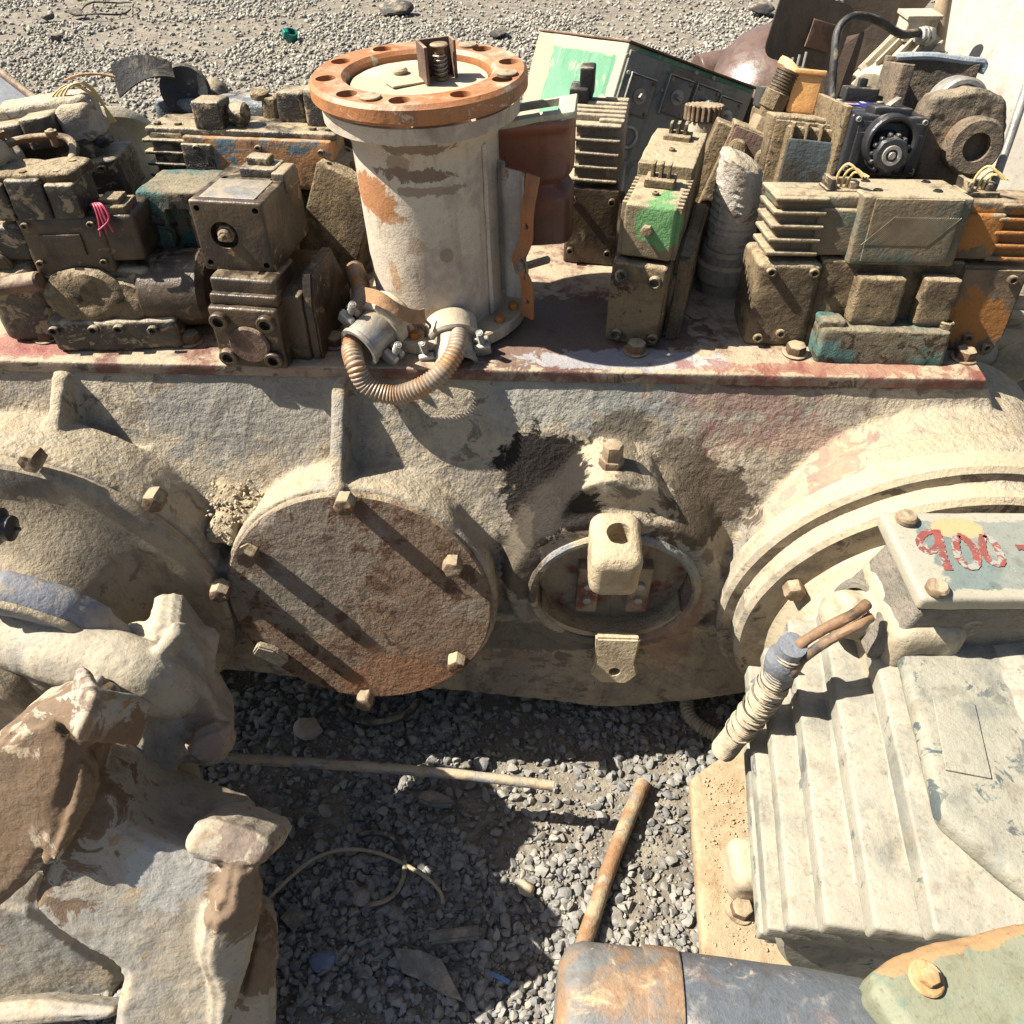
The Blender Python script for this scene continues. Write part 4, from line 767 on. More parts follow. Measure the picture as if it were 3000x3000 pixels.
# big white hopper
hp=thing('white_hopper','huge white painted steel hopper cone at the right edge','hopper',(1.62,2.15,0),(0,0,0))
M['hop']=grime('white_hopper_paint',(.34,.315,.265),(.29,.265,.22),dust_a=.1,dust=(.42,.36,.27),rough=.55,bump=.15,rust=(.36,.38,.39),rust_t=.67,sc=.5,spec=.45)
obj('cone',lathe([(0,.12),(.70,.12),(.73,.16),(.73,.45),(.70,.62),(.635,.80),(.585,.98),(.53,1.10),(.42,1.32),(.40,1.36),(.40,1.5),(0,1.5)],96,step=.03),M['hop'],hp,n=(.003,5))
obj('lower_band',mv(ring(.70,.755,.07,96,.008),(0,0,.40)),M['hop'],hp,n=(.002,20))
hat=obj('upper_shell',mv(lathe([(.40,0),(.62,.10),(.625,.16),(.42,.22),(.38,.2),(.40,0)],72),(-.02,-.06,1.40)),M['hop'],hp,n=(.002,10))
pp=tag(obj('leaning_pole',tube([ay(2722,270,1.98),ay(2745,130,2.0),ay(2775,-60,2.03)],.017,16),grime('beige_pole',(.45,.36,.24),(.36,.27,.18),dust_a=.2,rough=.7,bump=.3),None,n=(.0015,30)),'thick beige pole leaning against the white hopper','pole')
rd=tag(obj('thin_rod',tube([ay(3010,250,1.50),ay(2960,400,1.46),ay(2905,560,1.41)],.008,12),M['galv'],None,n=(.001,40)),'thin grey rod leaning across the white hopper behind the big valve','rod')
# pipes at the right edge
wpipe=thing('white_pipe','white caked pipe with a screwed coupling behind the right end of the gearbox','pipe',tuple(ay(2990,880,1.45)),(0,0,0))
obj('pipe',mv(cyl(.034,.6,28,.004,step=.02),(.02,.05,-.45)),M['cream'],wpipe,n=(.003,40))
obj('coupling',join(mv(cyl(.05,.06,12,.008),(.02,.05,.0)),mv(ring(.03,.055,.03,28,.008),(.02,.05,.07)),mv(ring(.03,.05,.02,28,.006),(.02,.05,-.05))),M['cream'],wpipe,n=(.004,40))
obj('flange',mv(box(-.10,.14,-.06,.16,-.13,-.07,r=.012),(0,0,0)),M['cast'],wpipe,n=(.004,30))
obj('stand',box(-.055,-.02,.02,.06,-.62,-.1,r=.006),M['cast'],wpipe,n=(.002,30))
lump=thing('mortar_caked_pipe','short bent pipe caked in pale mortar on the gravel by the gearbox end','pipe',tuple(ay(2960,1090,1.32)),(0,0,0))
obj('pipe',tube([(-.085,.02,-.02),(-.04,0,-.02),(.03,-.0,.05),(.09,.0,.10),(.12,.02,.13)],[.03,.034,.04,.038,.036],16,6),grime('pale_mortar',(.52,.45,.29),(.45,.38,.24),dust_a=.4,bump=1.,coarse=1.5),lump,n=(.010,30))
obj('elbow',tube([(-.12,.06,-.12),(-.11,.05,-.03),(-.08,.03,.035),(-.05,.03,.02)],.028,16,6),M['cream'],lump,n=(.002,40))
obj('broken_end',box(-.085,-.02,-.02,.05,-.13,-.03,r=.015),M['cast'],lump,n=(.008,30))
# dark blue sheet on the left
sp=thing('steel_chute','dark blue grey steel chute side with a rusty edge at the left','chute',(0,0,0),(0,0,0))
c=[np.array(ay(-60,165,1.95)),np.array(ay(175,345,1.78)),np.array(ay(150,520,1.72)),np.array(ay(-60,520,1.78))]
def chf(u,v): 
    a=c[0]*(1-u)+c[1]*u; b=c[3]*(1-u)+c[2]*u; return a*(1-v)+b*v
obj('side_sheet',sheet(chf,20,16,.008),grime('dark_blue_grey_steel',(.13,.145,.17),(.10,.11,.13),dust_a=.05,rough=.5,bump=.2,rust=(.24,.13,.07),rust_t=.66),sp,n=(.002,10))
obj('top_lip',tube([c[0],c[0]*.5+c[1]*.5,c[1]],.009,10),M['rustdark'],sp,n=(.0015,30))
# ------------------------------------------------------------------ the large electric motor on the right
bm_=thing('electric_motor','huge dust covered electric motor with 900 painted in red on its terminal box','motor',(.716,.790,0),(0,0,-8.7))
ZC=.455
M['mot']=grime('dusty_grey_motor',(.30,.28,.225),(.20,.195,.165),alt_t=.53,dust_a=.28,dust=(.44,.385,.285),rust=(.11,.12,.115),rust_t=.595,bump=.4,sc=.8,rough=.85)
M['motp']=grime('speckled_grey_panel',(.27,.255,.20),(.18,.18,.155),alt_t=.51,dust_a=.12,dust=(.42,.365,.27),rust=(.07,.085,.085),rust_t=.59,bump=.5,sc=1.,rough=.85)
M['sandm']=grime('sand_coated_metal',(.36,.305,.215),(.30,.25,.175),dust_a=.5,dust=(.43,.36,.25),bump=.5,rust=(.33,.26,.18),rust_t=.66)
def yb(m,y0): return mv(m,(0,y0,ZC),rot=(90,0,0))
obj('end_bell',yb(lathe([(0,0),(.262,0),(.268,.006),(.268,.03),(.255,.045),(.245,.09),(.255,.13),(0,.13)],90,step=.012),0.0),M['sandm'],bm_,n=(.0018,40),n2=(.002,12))
fr_=[yb(cyl(.288,.415,80,.01,step=.02),-.10)]
obj('frame',join(*fr_),M['mot'],bm_,n=(.0015,40))
for k,(zz,th) in enumerate(((.30,.03),(.38,.03),(.46,.032),(.53,.032),(.592,.034),(.645,.034),(.690,.034))):
    xk=math.sqrt(max(.001,.312**2-(zz-ZC)**2)); 
    y1=-.12-.012*(k%2); y0=(-.48,-.505,-.525,-.54,-.555,-.57,-.58)[k]
    V,Fc=box(-xk,-.10,y0,y1,zz-th/2,zz+th/2,r=.0045,L=.016); obj('fin',(V,Fc),M['mot'],bm_,n=(.0012,50),n2=(.0016,7))
    if k<3: V,Fc=box(.1,xk,y0,y1,zz-th/2,zz+th/2,r=.009,L=.02); obj('fin',(V,Fc),M['mot'],bm_,n=(.002,40))
sd=prism([(-.185,-.10),(.26,-.10),(.26,-.52),(-.10,-.52),(-.185,-.44)],.03,.006)
obj('top_saddle',remesh(mv(sd,(0,-.03,.705)),.006,1),M['motp'],bm_,n=(.002,40),n2=(.002,10))
def mz(px,py,z):                                   # pixel -> motor local at height z
    w=Matrix.Rotation(R(8.7),3,'Z')@(Vector(az(px,py,z))-Vector((.716,.790,0))); return w
p=mz(2815,2155,.738); obj('name_plate',mv(box(-.024,.024,-.048,.048,0,.003,r=.001),(p.x,p.y,.7355),rot=(0,0,-4)),M['motp'],bm_,n=(.0006,60))
# terminal box
TB=on(bm_,'terminal_box',(0,0,0),(0,0,8.7))
def tbp(px,py,z): w=Vector(az(px,py,z))-Vector((.716,.790,0)); return w
q0=tbp(2570,1498,.845); q1=tbp(2680,1755,.845); X0=q0.x+.004; Y1=q0.y; Y0=q1.y; X1=X0+.50
M['tbox']=grime('sandy_terminal_box',(.21,.185,.15),(.15,.135,.11),dust_a=.34,dust=(.44,.38,.27),bump=1.,coarse=1.3,rust=(.27,.24,.18),rust_t=.64)
V,Fc=box(X0+.018,X1,Y0+.012,Y1-.012,.70,.818,r=.008,L=.012)
t=np.clip((.80-V[:,2])/.1,0,1); V[:,0]-=np.where(V[:,0]<X0+.06,t*.035,0)
obj('box_body',(V,Fc),M['tbox'],TB,n=(.003,60))
M['tlid']=grime('blue_green_lid_paint',(.14,.17,.155),(.20,.21,.18),alt_t=.52,dust_a=-.15,rust=(.30,.29,.24),rust_t=.66,rough=.55,bump=.2,sc=1.0,
  spots=[((X0+.0,(Y0+Y1)/2,.845),(.040,.4,.2),(.33,.30,.23),.5,.85),((X0+.2,Y1+.0,.845),(.6,.018,.2),(.33,.30,.23),.5,.85),((X0+.2,Y0-.0,.845),(.6,.015,.2),(.33,.295,.22),.5,.85),((X0+.088,Y1-.03,.845),(.032,.018,.2),(.40,.27,.14),.2,1.)])
ld=obj('lid',box(X0,X1,Y0,Y1,.822,.845,r=.006,L=.012),M['tlid'],TB,n=(.0012,50))
obj('gasket',box(X0+.008,X1,Y0+.006,Y1-.006,.815,.824,r=.002),M['rubber'],TB,n=None)
for x,y in ((X0+.026,Y1-.018),(X0+.02,Y0+.012)): obj('bolt',mv(cyl(.013,.012,20,.003),(x,y,.844)),M['bolt'],ld,n=(.0016,80))
redm=grime('worn_red_paint',(.24,.065,.05),(.19,.06,.05),dust_a=-1.,rust=(.25,.255,.22),rust_t=.545,rough=.6,bump=.2,sc=2.4)
SZ=[0]; Vh=.8457
def stroke(pts,w,nm):
    SZ[0]+=1; P=[tbp(a,b,Vh+.00025*SZ[0]) for a,b in pts]; Q=[]
    for i in range(len(P)-1):
        p0=P[max(i-1,0)];p1=P[i];p2=P[i+1];p3=P[min(i+2,len(P)-1)]
        for k in range(8):
            t=k/8; Q.append(.5*((2*p1)+(p2-p0)*t+(2*p0-5*p1+4*p2-p3)*t*t+(3*p1-p0-3*p2+p3)*t**3))
    Q.append(P[-1]); V=[];Fs=[]
    for i,p in enumerate(Q):
        T=(Q[min(i+1,len(Q)-1)]-Q[max(i-1,0)]).normalized(); N=Vector((-T.y,T.x,0)); ww=w*(1+.12*math.sin(i*1.7))
        V+=[p+N*ww,p-N*ww,p-N*ww-Vector((0,0,.0006)),p+N*ww-Vector((0,0,.0006))]
    for i in range(len(Q)-1):
        for k in range(4): Fs.append([i*4+k,i*4+(k+1)%4,i*4+4+(k+1)%4,i*4+4+k])
    Fs+=[[0,1,2,3],[len(V)-4,len(V)-3,len(V)-2,len(V)-1]]
    obj(nm,(np.array([v[:] for v in V]),Fs),redm,ld,n=None)
def zp(u,v): return 2500+u/3.864,1450+v/3.864
stroke([zp(*a) for a in ((900,400),(800,440),(745,520),(790,610),(880,640),(960,560),(965,460),(930,390))],.0043,'digit')
stroke([zp(*a) for a in ((930,390),(970,500),(1000,620),(1035,740),(1085,850))],.0050,'digit')
stroke([zp(*a) for a in ((1170,450),(1160,560),(1190,700),(1290,800),(1390,800),(1400,690),(1340,570),(1250,480),(1175,450))],.0046,'digit')
stroke([zp(*a) for a in ((1470,450),(1460,560),(1500,690),(1600,770),(1680,770),(1670,680),(1620,580),(1550,490),(1475,450))],.0043,'digit')
stroke([zp(*a) for a in ((1850,590),(1960,590),(2080,600))],.0043,'dash')
# flared neck on the left of the terminal box with the open cable hole
pn=tbp(2535,1715,.74)
obj('cable_neck',remesh(join(mv(cyl(.042,.16,28,.01,r1=.032),(pn.x+.085,pn.y-.0,.66),d=(-.86,-.25,.45)),mv(box(-.035,.06,-.075,.07,-.13,.03,r=.02),(X0+.035,(Y0+Y1)/2,.745))),.005,5),M['sandm'],TB,n=(.003,40))
obj('hole_rim',mv(cut(cyl(.036,.022,36,.006,step=.006),mv(cyl(.0235,.1,28,.0001),(0,0,.004))),(pn.x+.001,pn.y-.012,.715),d=(-.80,-.42,.45)),M['tbox'],TB,n=(.003,60))
obj('sand_bank',mv(sheet(lambda u,v:(.46*u,-.085*v*(1+.25*math.sin(5*u)),.035*(1-v)**1.5*(1-.3*u)-.01*v),40,12,.004),(X0+.03,Y0+.014,.700)),M['soil'],bm_,n=(.006,60),n2=(.006,18)).matrix_parent_inverse=Matrix.Identity(4)
o=[x for x in bm_.children if x.name.startswith('sand_bank')][0]; o.rotation_euler=(0,0,R(8.7))
# cable and its split conduit
pc_=[ay(2540,1770,.60),ay(2500,1800,.585),ay(2420,1840,.575),ay(2350,1885,.565),ay(2310,1930,.56)]
cb=thing('motor_cable','taped two core cable with a split grey conduit, hanging from the motor terminal box','cable')
obj('core',tube(pc_,.0072,10,8),grime('black_brown_core',(.025,.024,.026),(.20,.12,.065),alt_t=.52,dust_a=-.2,rough=.6,bump=.3),cb,n=(.0015,60))
obj('core',tube([p+np.array([.004,-.012,-.012+.006*math.sin(i)]) for i,p in enumerate(pc_)],.0065,10,8),grime('tan_core',(.26,.16,.09),(.05,.04,.035),alt_t=.52,dust_a=-.2,rough=.6,bump=.3),cb,n=(.0015,60))
for k in range(3): obj('strand',tube([ay(2545+6*k,1790+8*k,.60),ay(2530,1830+8*k,.585),ay(2490,1838+6*k,.58)],.0018,6,6),M['cream'],cb,n=None)
M['tape']=grime('grey_tape',(.17,.18,.20),(.12,.125,.14),dust_a=.3,rough=.5,bump=.6)
cpt=[ay(2318,1905,.565),ay(2275,1985,.57),ay(2240,2045,.575),ay(2195,2105,.58),ay(2120,2195,.60)]
obj('tape_wrap',tube([ay(2325,1890,.562),ay(2300,1935,.566),ay(2280,1975,.57)],[.018,.023,.020],16,6),M['tape'],cb,n=(.004,40))
obj('split_conduit',tube(cpt,[.0155,.0155,.016,.0165,.0175,.018],16,10,cor=None),M['rubber'],cb,n=(.001,50))
M['cond2']=grime('grey_beige_conduit',(.33,.285,.21),(.2,.175,.14),dust_a=.4,rough=.8,bump=.3)
obj('conduit_rings',tube(cpt,.0180,16,12,cor=(.0062,.0024)),M['cond2'],cb,n=(.002,25),ang=60)
for k in range(15):
    q=.30+.035*k; a=cpt[1]*(1-q)+cpt[3]*q if 0 else None; fq=1+2.3*k/14; i0=int(fq); w=fq-i0; c=np.array(cpt[i0])*(1-w)+np.array(cpt[min(i0+1,4)])*w; dd=np.array(cpt[min(i0+1,4)])-np.array(cpt[i0])
    obj('loose_turn',mv(ring(.0185+.0012*(k%3),.0212+.0012*(k%3),.0032,28,.001),c,d=tuple(dd/np.linalg.norm(dd)+np.array([random.uniform(-.3,.3) for _ in range(3)]))),M['cond2'] if k%4 else M['rubber'],cb,n=(.001,60))
obj('tape_flap',mv(sheet(lambda u,v:(.035*u-.01,.055*v,.012*math.sin(4*u+3*v)),10,10,.003),ay(2215,2010,.60),rot=(40,20,-30)),M['tape'],cb,n=(.004,40))
# base plate under the motor
bs=thing('base_plate','sandy steel base plate with a bolt and a foot lump, under the electric motor','plate',(0,0,0))
pz=.13
poly=[tuple(az(x,y,pz)[:2]) for x,y in ((2022,2280),(2235,2135),(2600,2100),(3100,2100),(3100,2960),(2068,2960))]
M['based']=grime('sand_strewn_plate',(.33,.26,.165),(.29,.20,.115),alt_t=.54,dust_a=.3,dust=(.40,.325,.21),bump=.6,rust=(.30,.19,.10),rust_t=.66)
obj('plate',remesh(mv(prism(poly,.03,.003),(0,0,pz-.03)),.006,1),M['based'],bs,n=(.0015,50),n2=(.003,9))
p=az(2168,2668,pz); obj('bolt',mv(bolt(.019,.018),p),M['bolt'],bs,n=(.001,60))
p=az(2240,2530,pz+.06); obj('foot',remesh(join(mv(box(-.06,.2,-.045,.045,-.07,.02,r=.02)),mv(cyl(.05,.12,28,.02),(.03,0,-.07))),.005,3),M['sandm'],bs,n=(.003,40)); o=[x for x in bs.children if x.name.startswith('foot')][0]; o.location=p
obj('support',box(.55,1.1,.2,.7,.0,pz-.032,r=.01,L=.05),M['cast'],bs,n=None)
g=np.random.default_rng(3); P=[]
for _ in range(700): 
    P.append(az(g.uniform(2060,2290),2280+520*g.random()**1.5,pz)+np.array([0,0,.001]))
s_=stones('grit',np.array(P),.0008+.0032*g.random(700)**3,1,stone_mat('plate_grit',[(.33,.27,.18),(.42,.34,.22),(.24,.2,.14)],(.46,.38,.25),.5),8); s_['kind']='stuff'; s_['label']='grit strewn on the sandy base plate'
# ------------------------------------------------------------------ nearest things at the bottom right
bt=thing('blue_grey_tank','blue grey steel drum tank with a seam band and rounded end, at the bottom edge','tank',tuple(O0+.70*(np.array([.057,.232,.30])-O0)),(0,0,-6)); bt.scale=(.71,.71,.71)
M['btank']=grime('blue_grey_chipped_paint',(.095,.105,.115),(.14,.115,.105),alt_t=.56,dust_a=.2,dust=(.42,.38,.33),rough=.55,bump=.3,rust=(.40,.24,.13),rust_t=.64,sc=1.1,spec=.45)
M['bt2']=grime('grey_brown_worn_paint',(.15,.155,.15),(.26,.16,.09),alt_t=.51,dust_a=.2,rough=.6,bump=.4,rust=(.46,.27,.14),rust_t=.6,sc=.9)
def xl(m): V,Fc=m; V=V[:,[2,1,0]]*np.array([1,1,-1]); V=V.copy(); 
def capsule(prof):
    V,Fc=lathe(prof,64,step=.012); V=V[:,[2,0,1]].copy(); r=np.hypot(V[:,1],V[:,2])+1e-9; a=np.arctan2(V[:,2],V[:,1]); f=(np.abs(np.cos(a))**3.2+np.abs(np.sin(a))**3.2)**(-1/3.2); V[:,1]*=f; V[:,2]*=f; return V,Fc
obj('left_shell',capsule([(0,0),(.085,.0),(.105,.012),(.112,.03),(.113,.120),(0,.120)]),M['bt2'],bt,n=(.0012,25))
obj('seam_band',capsule([(0,.112),(.1155,.112),(.1165,.116),(.1165,.155),(.1155,.158),(0,.158)]),M['bt2'],bt,n=(.001,40))
obj('right_shell',capsule([(0,.150),(.112,.150),(.113,.16),(.111,.33),(.107,.40),(.093,.445),(.062,.475),(.0,.485)]),M['btank'],bt,n=(.0012,20))
obj('cradle',box(.03,.40,-.07,.05,-.93,-.09,r=.01,L=.03),M['cast'],bt,n=None)
gc=thing('green_cover','faded green cover casting with a rusty rim and one big bolt, bottom right corner','cover',(0,0,0))
poly=[tuple(az(x,y,.79)[:2]) for x,y in ((2540,2870),(2590,2815),(2680,2770),(2780,2745),(2850,2735),(2920,2715),(3010,2690),(3120,2690),(3120,3150),(2720,3150),(2640,3010))]
M['gcov']=grime('faded_green_cover',(.20,.205,.14),(.25,.19,.115),alt_t=.51,dust_a=.02,rough=.7,bump=.3,rust=(.14,.18,.14),rust_t=.58,sc=.9,spots=[((x,y,.78),(.02,.011,.1),(.33,.205,.10),.9,.9) for x,y in poly[1:7]]+[((x*.5+u*.5,y*.5+v*.5,.78),(.02,.010,.1),(.33,.205,.10),.9,.9) for (x,y),(u,v) in zip(poly[1:6],poly[2:7])])
M['grim']=grime('rusty_tan_rim',(.42,.27,.13),(.34,.19,.08),dust_a=.3,rough=.75,bump=.5,rust=(.16,.2,.15),rust_t=.62)
obj('cover',remesh(mv(prism(poly,.05,.008),(0,0,.74)),.004,2),M['gcov'],gc,n=(.0012,30),n2=(.002,12))
p=az(2712,2868,.792); obj('bolt',mv(join(cyl(.0150,.004,32,.0015),mv(hexb(.0088,.008),(0,0,.004),rot=(0,0,20))),p),M['grim'],gc,n=(.001,60))
# ------------------------------------------------------------------ castings at the left
def facet(pts,ref,n,th,b=.01):
    """outline as seen in the photo, laid on a plane at its own distance and given real thickness"""
    n=Vector(n).normalized(); P0=Vector(ay(*ref)); u=Vector((0,0,1)).cross(n).normalized(); v=n.cross(u)
    Q=[]
    for x,y in pts:
        d=Vector(ray(x,y)); o=Vector(O0); w=o+d*((P0-o).dot(n)/d.dot(n)); Q.append(((w-P0).dot(u),(w-P0).dot(v)))
    V,Fc=prism(Q,th,b); V=np.array(V); V[:,2]-=th
    B=np.array(Matrix((u,v,n)).transposed()); return V@B.T+np.array(P0),Fc
def cp_(l): return [(a/1.486,1700+b/1.486) for a,b in l]
M['pump']=grime('pale_scaled_casting',(.42,.36,.27),(.34,.31,.265),alt_t=.52,dust_a=.45,dust=(.54,.47,.34),bump=.6,rust=(.24,.15,.10),rust_t=.66,sc=.7,rough=.9)
M['pumpb']=grime('brown_scaled_rim',(.22,.165,.125),(.33,.25,.17),alt_t=.54,dust_a=.25,dust=(.52,.43,.3),bump=.7,rust=(.115,.075,.055),rust_t=.56,sc=.7,rough=.8)
M['pumpo']=grime('ochre_scaled_casting',(.36,.29,.20),(.36,.34,.30),alt_t=.52,dust_a=.22,dust=(.48,.39,.27),bump=.6,rust=(.30,.17,.075),rust_t=.6,sc=.7,rough=.85)
def cast(par,name,ms,mat,vox=.0055,sm=7,n=(.002,40),n2=(.006,11)):
    return obj(name,remesh(join(*ms),vox,sm),mat,par,n=n,n2=n2,ang=60)
def sp_(px,py,Y,r,c,rag=.5,am=1.): return (tuple(float(q) for q in ay(px,py,Y)),(r,r,r),c,rag,am)
BR=(.15,.095,.055); OC=(.30,.17,.075)
c1=thing('pump_casing','pale scaled pump casing with a broken jaw shaped flange, upper left foreground','casting')
M['pump1']=grime('pale_scaled_casting_a',(.36,.315,.24),(.28,.26,.22),alt_t=.5,dust_a=.45,dust=(.44,.38,.275),bump=.65,rust=(.22,.15,.10),rust_t=.64,sc=.7,rough=.85,coarse=.9,
   spots=[sp_(600,2150,.60,.05,(.27,.17,.11),.6,.7),sp_(520,2400,.60,.09,(.24,.15,.09),.6,.8)])
def hitY(n,ref,px,py):
    n=Vector(n).normalized(); P0=Vector(ay(*ref)); d=Vector(ray(px,py)); o=Vector(O0); return (o+d*((P0-o).dot(n)/d.dot(n))).y
def chain(defs):
    """facets that meet along shared edges: (outline, normal, (parent index, crop point), depth step, thickness, bevel)"""
    pl=[];ms=[]
    for ol,n,ref,dy,th,bv in defs:
        if len(ref)==3: r=ref
        else:
            pi,(u,v)=ref; x,y=u/1.486,1700+v/1.486; r=(x,y,hitY(pl[pi][0],pl[pi][1],x,y)+dy)
        pl.append((n,r)); ms.append(facet(cp_(ol),r,n,th,bv))
    return ms
m1=chain([
 ([(640,198),(690,214),(765,185),(905,375),(890,450),(975,610),(1030,690),(1010,770),(930,830),(860,830),(810,790),(755,850),(800,910),(870,1020),(860,1060),(800,1190),(700,1130),(560,1080),(440,930),(390,740),(480,540),(655,480)],(.32,-.80,.40),(480,2100,.625),0,.14,.008),
 ([(430,275),(500,215),(590,172),(645,198),(700,214),(660,480),(480,545),(400,500)],(-.35,-.55,.75),(0,(650,340)),0,.14,.008),
 ([(640,345),(735,190),(768,185),(800,225),(690,355)],(.1,-.6,.8),(0,(740,250)),-.022,.05,.003),
 ([(800,690),(900,640),(975,615),(1030,690),(1010,770),(930,830),(860,830),(790,780)],(.25,-.70,.6),(0,(880,700)),-.02,.07,.012),
 ([(400,850),(470,830),(560,960),(660,1000),(860,1010),(870,1100),(800,1200),(640,1120),(520,1060)],(.1,-.7,.6),(0,(660,1020)),-.01,.10,.012),
 ([(430,560),(640,480),(700,700),(640,1000),(460,880),(400,740)],(.15,-.85,.5),(0,(650,600)),-.004,.1,.02)])
m1.append(tube([ay(-110,1830,.70),ay(60,1868,.685),ay(230,1918,.66),ay(420,1985,.64),ay(520,2020,.66)],[.050,.050,.052,.054,.05],20,6))
m1.append(tube([ay(-110,1960,.66),ay(100,2000,.66),ay(330,2090,.66)],[.055,.055,.05],18,6))
cast(c1,'casing',m1,M['pump1'],vox=.0042,sm=6,n=(.0014,60),n2=(.003,12))
rim=thing('curved_pipe_flange','blue grey curved pipe flange edge behind the pale limb at the left edge','pipe flange')
pr=[ay(-70,1700,.70),ay(0,1712,.70),ay(120,1742,.70),ay(230,1785,.70),ay(320,1842,.70),ay(360,1880,.70)]
obj('rim',tube([p+np.array([0,.0,-.02]) for p in pr],[.03,.032,.032,.03,.026,.02],16,8),grime('blue_grey_rim',(.22,.225,.25),(.30,.27,.23),alt_t=.55,dust_a=.3,bump=.5,rough=.8),rim,n=(.002,30))
obj('groove_edge',tube([p+np.array([0,-.03,-.006]) for p in pr],.007,10,8),M['cast'],rim,n=(.002,40))
c2=thing('pump_casing','brown and ochre pump casing with thick dark flange rims, lower left foreground','casting')
M['pump2']=grime('ochre_scaled_casting_b',(.33,.285,.215),(.28,.26,.225),alt_t=.5,dust_a=.32,dust=(.43,.365,.26),bump=.65,rust=(.25,.15,.075),rust_t=.6,sc=.7,rough=.8,coarse=.9,
   spots=[sp_(120,2280,.46,.12,BR,1.3,.9),sp_(60,2420,.46,.12,BR,1.3,.9),sp_(250,2260,.46,.075,BR,1.1,.8),sp_(290,2060,.50,.045,(.15,.10,.075),.8,.8),
          sp_(720,2640,.37,.06,BR,1.,.85),sp_(700,2800,.36,.07,BR,1.,.85),sp_(670,2450,.42,.05,(.19,.14,.11),1.,.8),sp_(350,2680,.41,.045,(.20,.13,.08),.7,.8),sp_(560,2700,.40,.07,(.33,.33,.31),.7,.8),sp_(480,2560,.40,.05,(.34,.33,.30),.7,.8),sp_(470,2960,.38,.04,BR,.6,.8)])
m2=chain([
 ([(-90,690),(0,690),(75,618),(180,600),(260,620),(335,710),(330,800),(300,900),(260,1010),(190,1220),(110,1340),(-90,1500)],(.0,-.85,.5),(120,2300,.450),0,.14,.012),
 ([(325,700),(400,770),(460,860),(440,950),(370,1080),(230,1300),(185,1230),(290,930)],(.62,-.72,.28),(0,(310,850)),0,.12,.012),
 ([(-60,740),(70,620),(120,560),(190,515),(300,478),(390,462),(420,500),(330,705),(260,625),(180,605),(75,625)],(-.2,-.42,.88),(0,(230,612)),0,.12,.010),
 ([(385,462),(490,530),(470,640),(405,770),(325,700)],(.6,-.7,.35),(2,(395,490)),0,.10,.010),
 ([(300,850),(440,930),(520,1055),(660,1135),(800,1195),(1010,1250),(1010,1330),(985,1450),(900,1700),(950,1820),(970,2080),(480,2080),(500,1860),(535,1730),(500,1690),(400,1650),(260,1560),(120,1440),(190,1250)],(.16,-.76,.6),(1,(400,1000)),.012,.22,.03),
 ([(780,1200),(815,1085),(860,1040),(1020,1060),(1060,1090),(1195,1140),(1180,1200),(1130,1268),(1050,1275),(900,1245)],(.05,-.6,.78),(4,(960,1240)),-.012,.12,.008),
 ([(1005,1255),(1130,1250),(1160,1380),(1145,1480),(1120,1600),(1085,1720),(1030,1860),(980,2080),(920,2000),(935,1820),(870,1690),(910,1480),(975,1440)],(.5,-.75,.4),(4,(980,1400)),-.014,.13,.010),
 ([(1090,1560),(1150,1570),(1225,1640),(1190,1760),(1205,1800),(1210,2080),(940,2080),(1020,1880),(1060,1720)],(.3,-.8,.4),(6,(1100,1680)),.03,.12,.012),
 ([(-90,1380),(130,1430),(400,1630),(540,1720),(520,1900),(-90,1960)],(.1,-.9,.35),(4,(420,1660)),.07,.08,.012),
 ([(-90,1850),(0,1845),(130,1828),(330,1850),(510,1868),(480,1915),(300,1925),(-90,1960)],(-.1,-.4,.9),(8,(300,1870)),-.03,.08,.008)])
m2.append(tube([ay(420,2560,.50),ay(500,2600,.49),ay(600,2640,.48),ay(660,2680,.47)],[.09,.085,.08,.08],20,6))
cast(c2,'casing',m2,M['pump2'],vox=.0042,sm=6,n=(.0014,60),n2=(.0035,11))
heap('dirt','crumbled soil caught between the two pump casings',np.array(ay(400,2370,.56)),.05,.08,.02,25,160,.006,20)
bt_=thing('black_tube','black conical steel tip poking in from the left edge','tube'); obj('tip',tube([ay(-97,1528,.80),ay(0,1545,.80),ay(60,1550,.80)],[.034,.030,.020,.003],18,6),M['blk'],bt_,n=(.001,30))
# ------------------------------------------------------------------ litter on the gravel
M['pole']=grime('peeling_beige_pole',(.33,.26,.16),(.25,.14,.07),alt_t=.5,dust_a=.15,rust=(.16,.155,.15),rust_t=.57,rough=.75,bump=.6,sc=1.6)
def gz0(p): return np.array([p[0],p[1],0])
ph=.15
tag(obj('thin_pole',tube([az(560,2208,.17),az(700,2222,.168),az(950,2238,.165),az(1270,2262,.16),az(1440,2280,.157),az(1622,2302,.155)],.0098,14,8),grime('peeling_blue_tan_pole',(.30,.24,.16),(.16,.17,.19),alt_t=.5,dust_a=.45,rust=(.28,.16,.08),rust_t=.6,rough=.7,bump=.5,sc=1.4),None,n=(.0014,60)),'long thin peeling pole jutting from the pale pump casing over the gravel','pole')
tag(obj('pole',tube([az(1885,2292,.022),az(1800,2500,.021),az(1735,2690,.02),az(1700,2800,.02),az(1685,2880,.02)],.0152,16,8),M['pole'],None,n=(.0012,60)),'thick peeling tan pole lying on the sunlit gravel','pole')
def gtube(pts,z,r,mat,label,cat,nm,sm=10): return tag(obj(nm,tube([az(x,y,z+.004*math.sin(i*2.1)) for i,(x,y) in enumerate(pts)],r,8,sm),mat,None,n=(.001,40)),label,cat)
gtube([(780,2640),(830,2590),(900,2530),(960,2500),(1030,2488),(1110,2500),(1190,2535),(1260,2580),(1292,2620),(1297,2650)],.02,.0038,M['cast'],'thin grey beige rod bent into an arc on the shaded gravel','bent rod','bent_rod')
gtube([(1045,2450),(1100,2440),(1150,2455),(1180,2500),(1185,2560),(1165,2610),(1130,2640),(1085,2652)],.017,.006,M['rubber'],'black rubber strip curled into a loop on the gravel','rubber strip','rubber_strip')
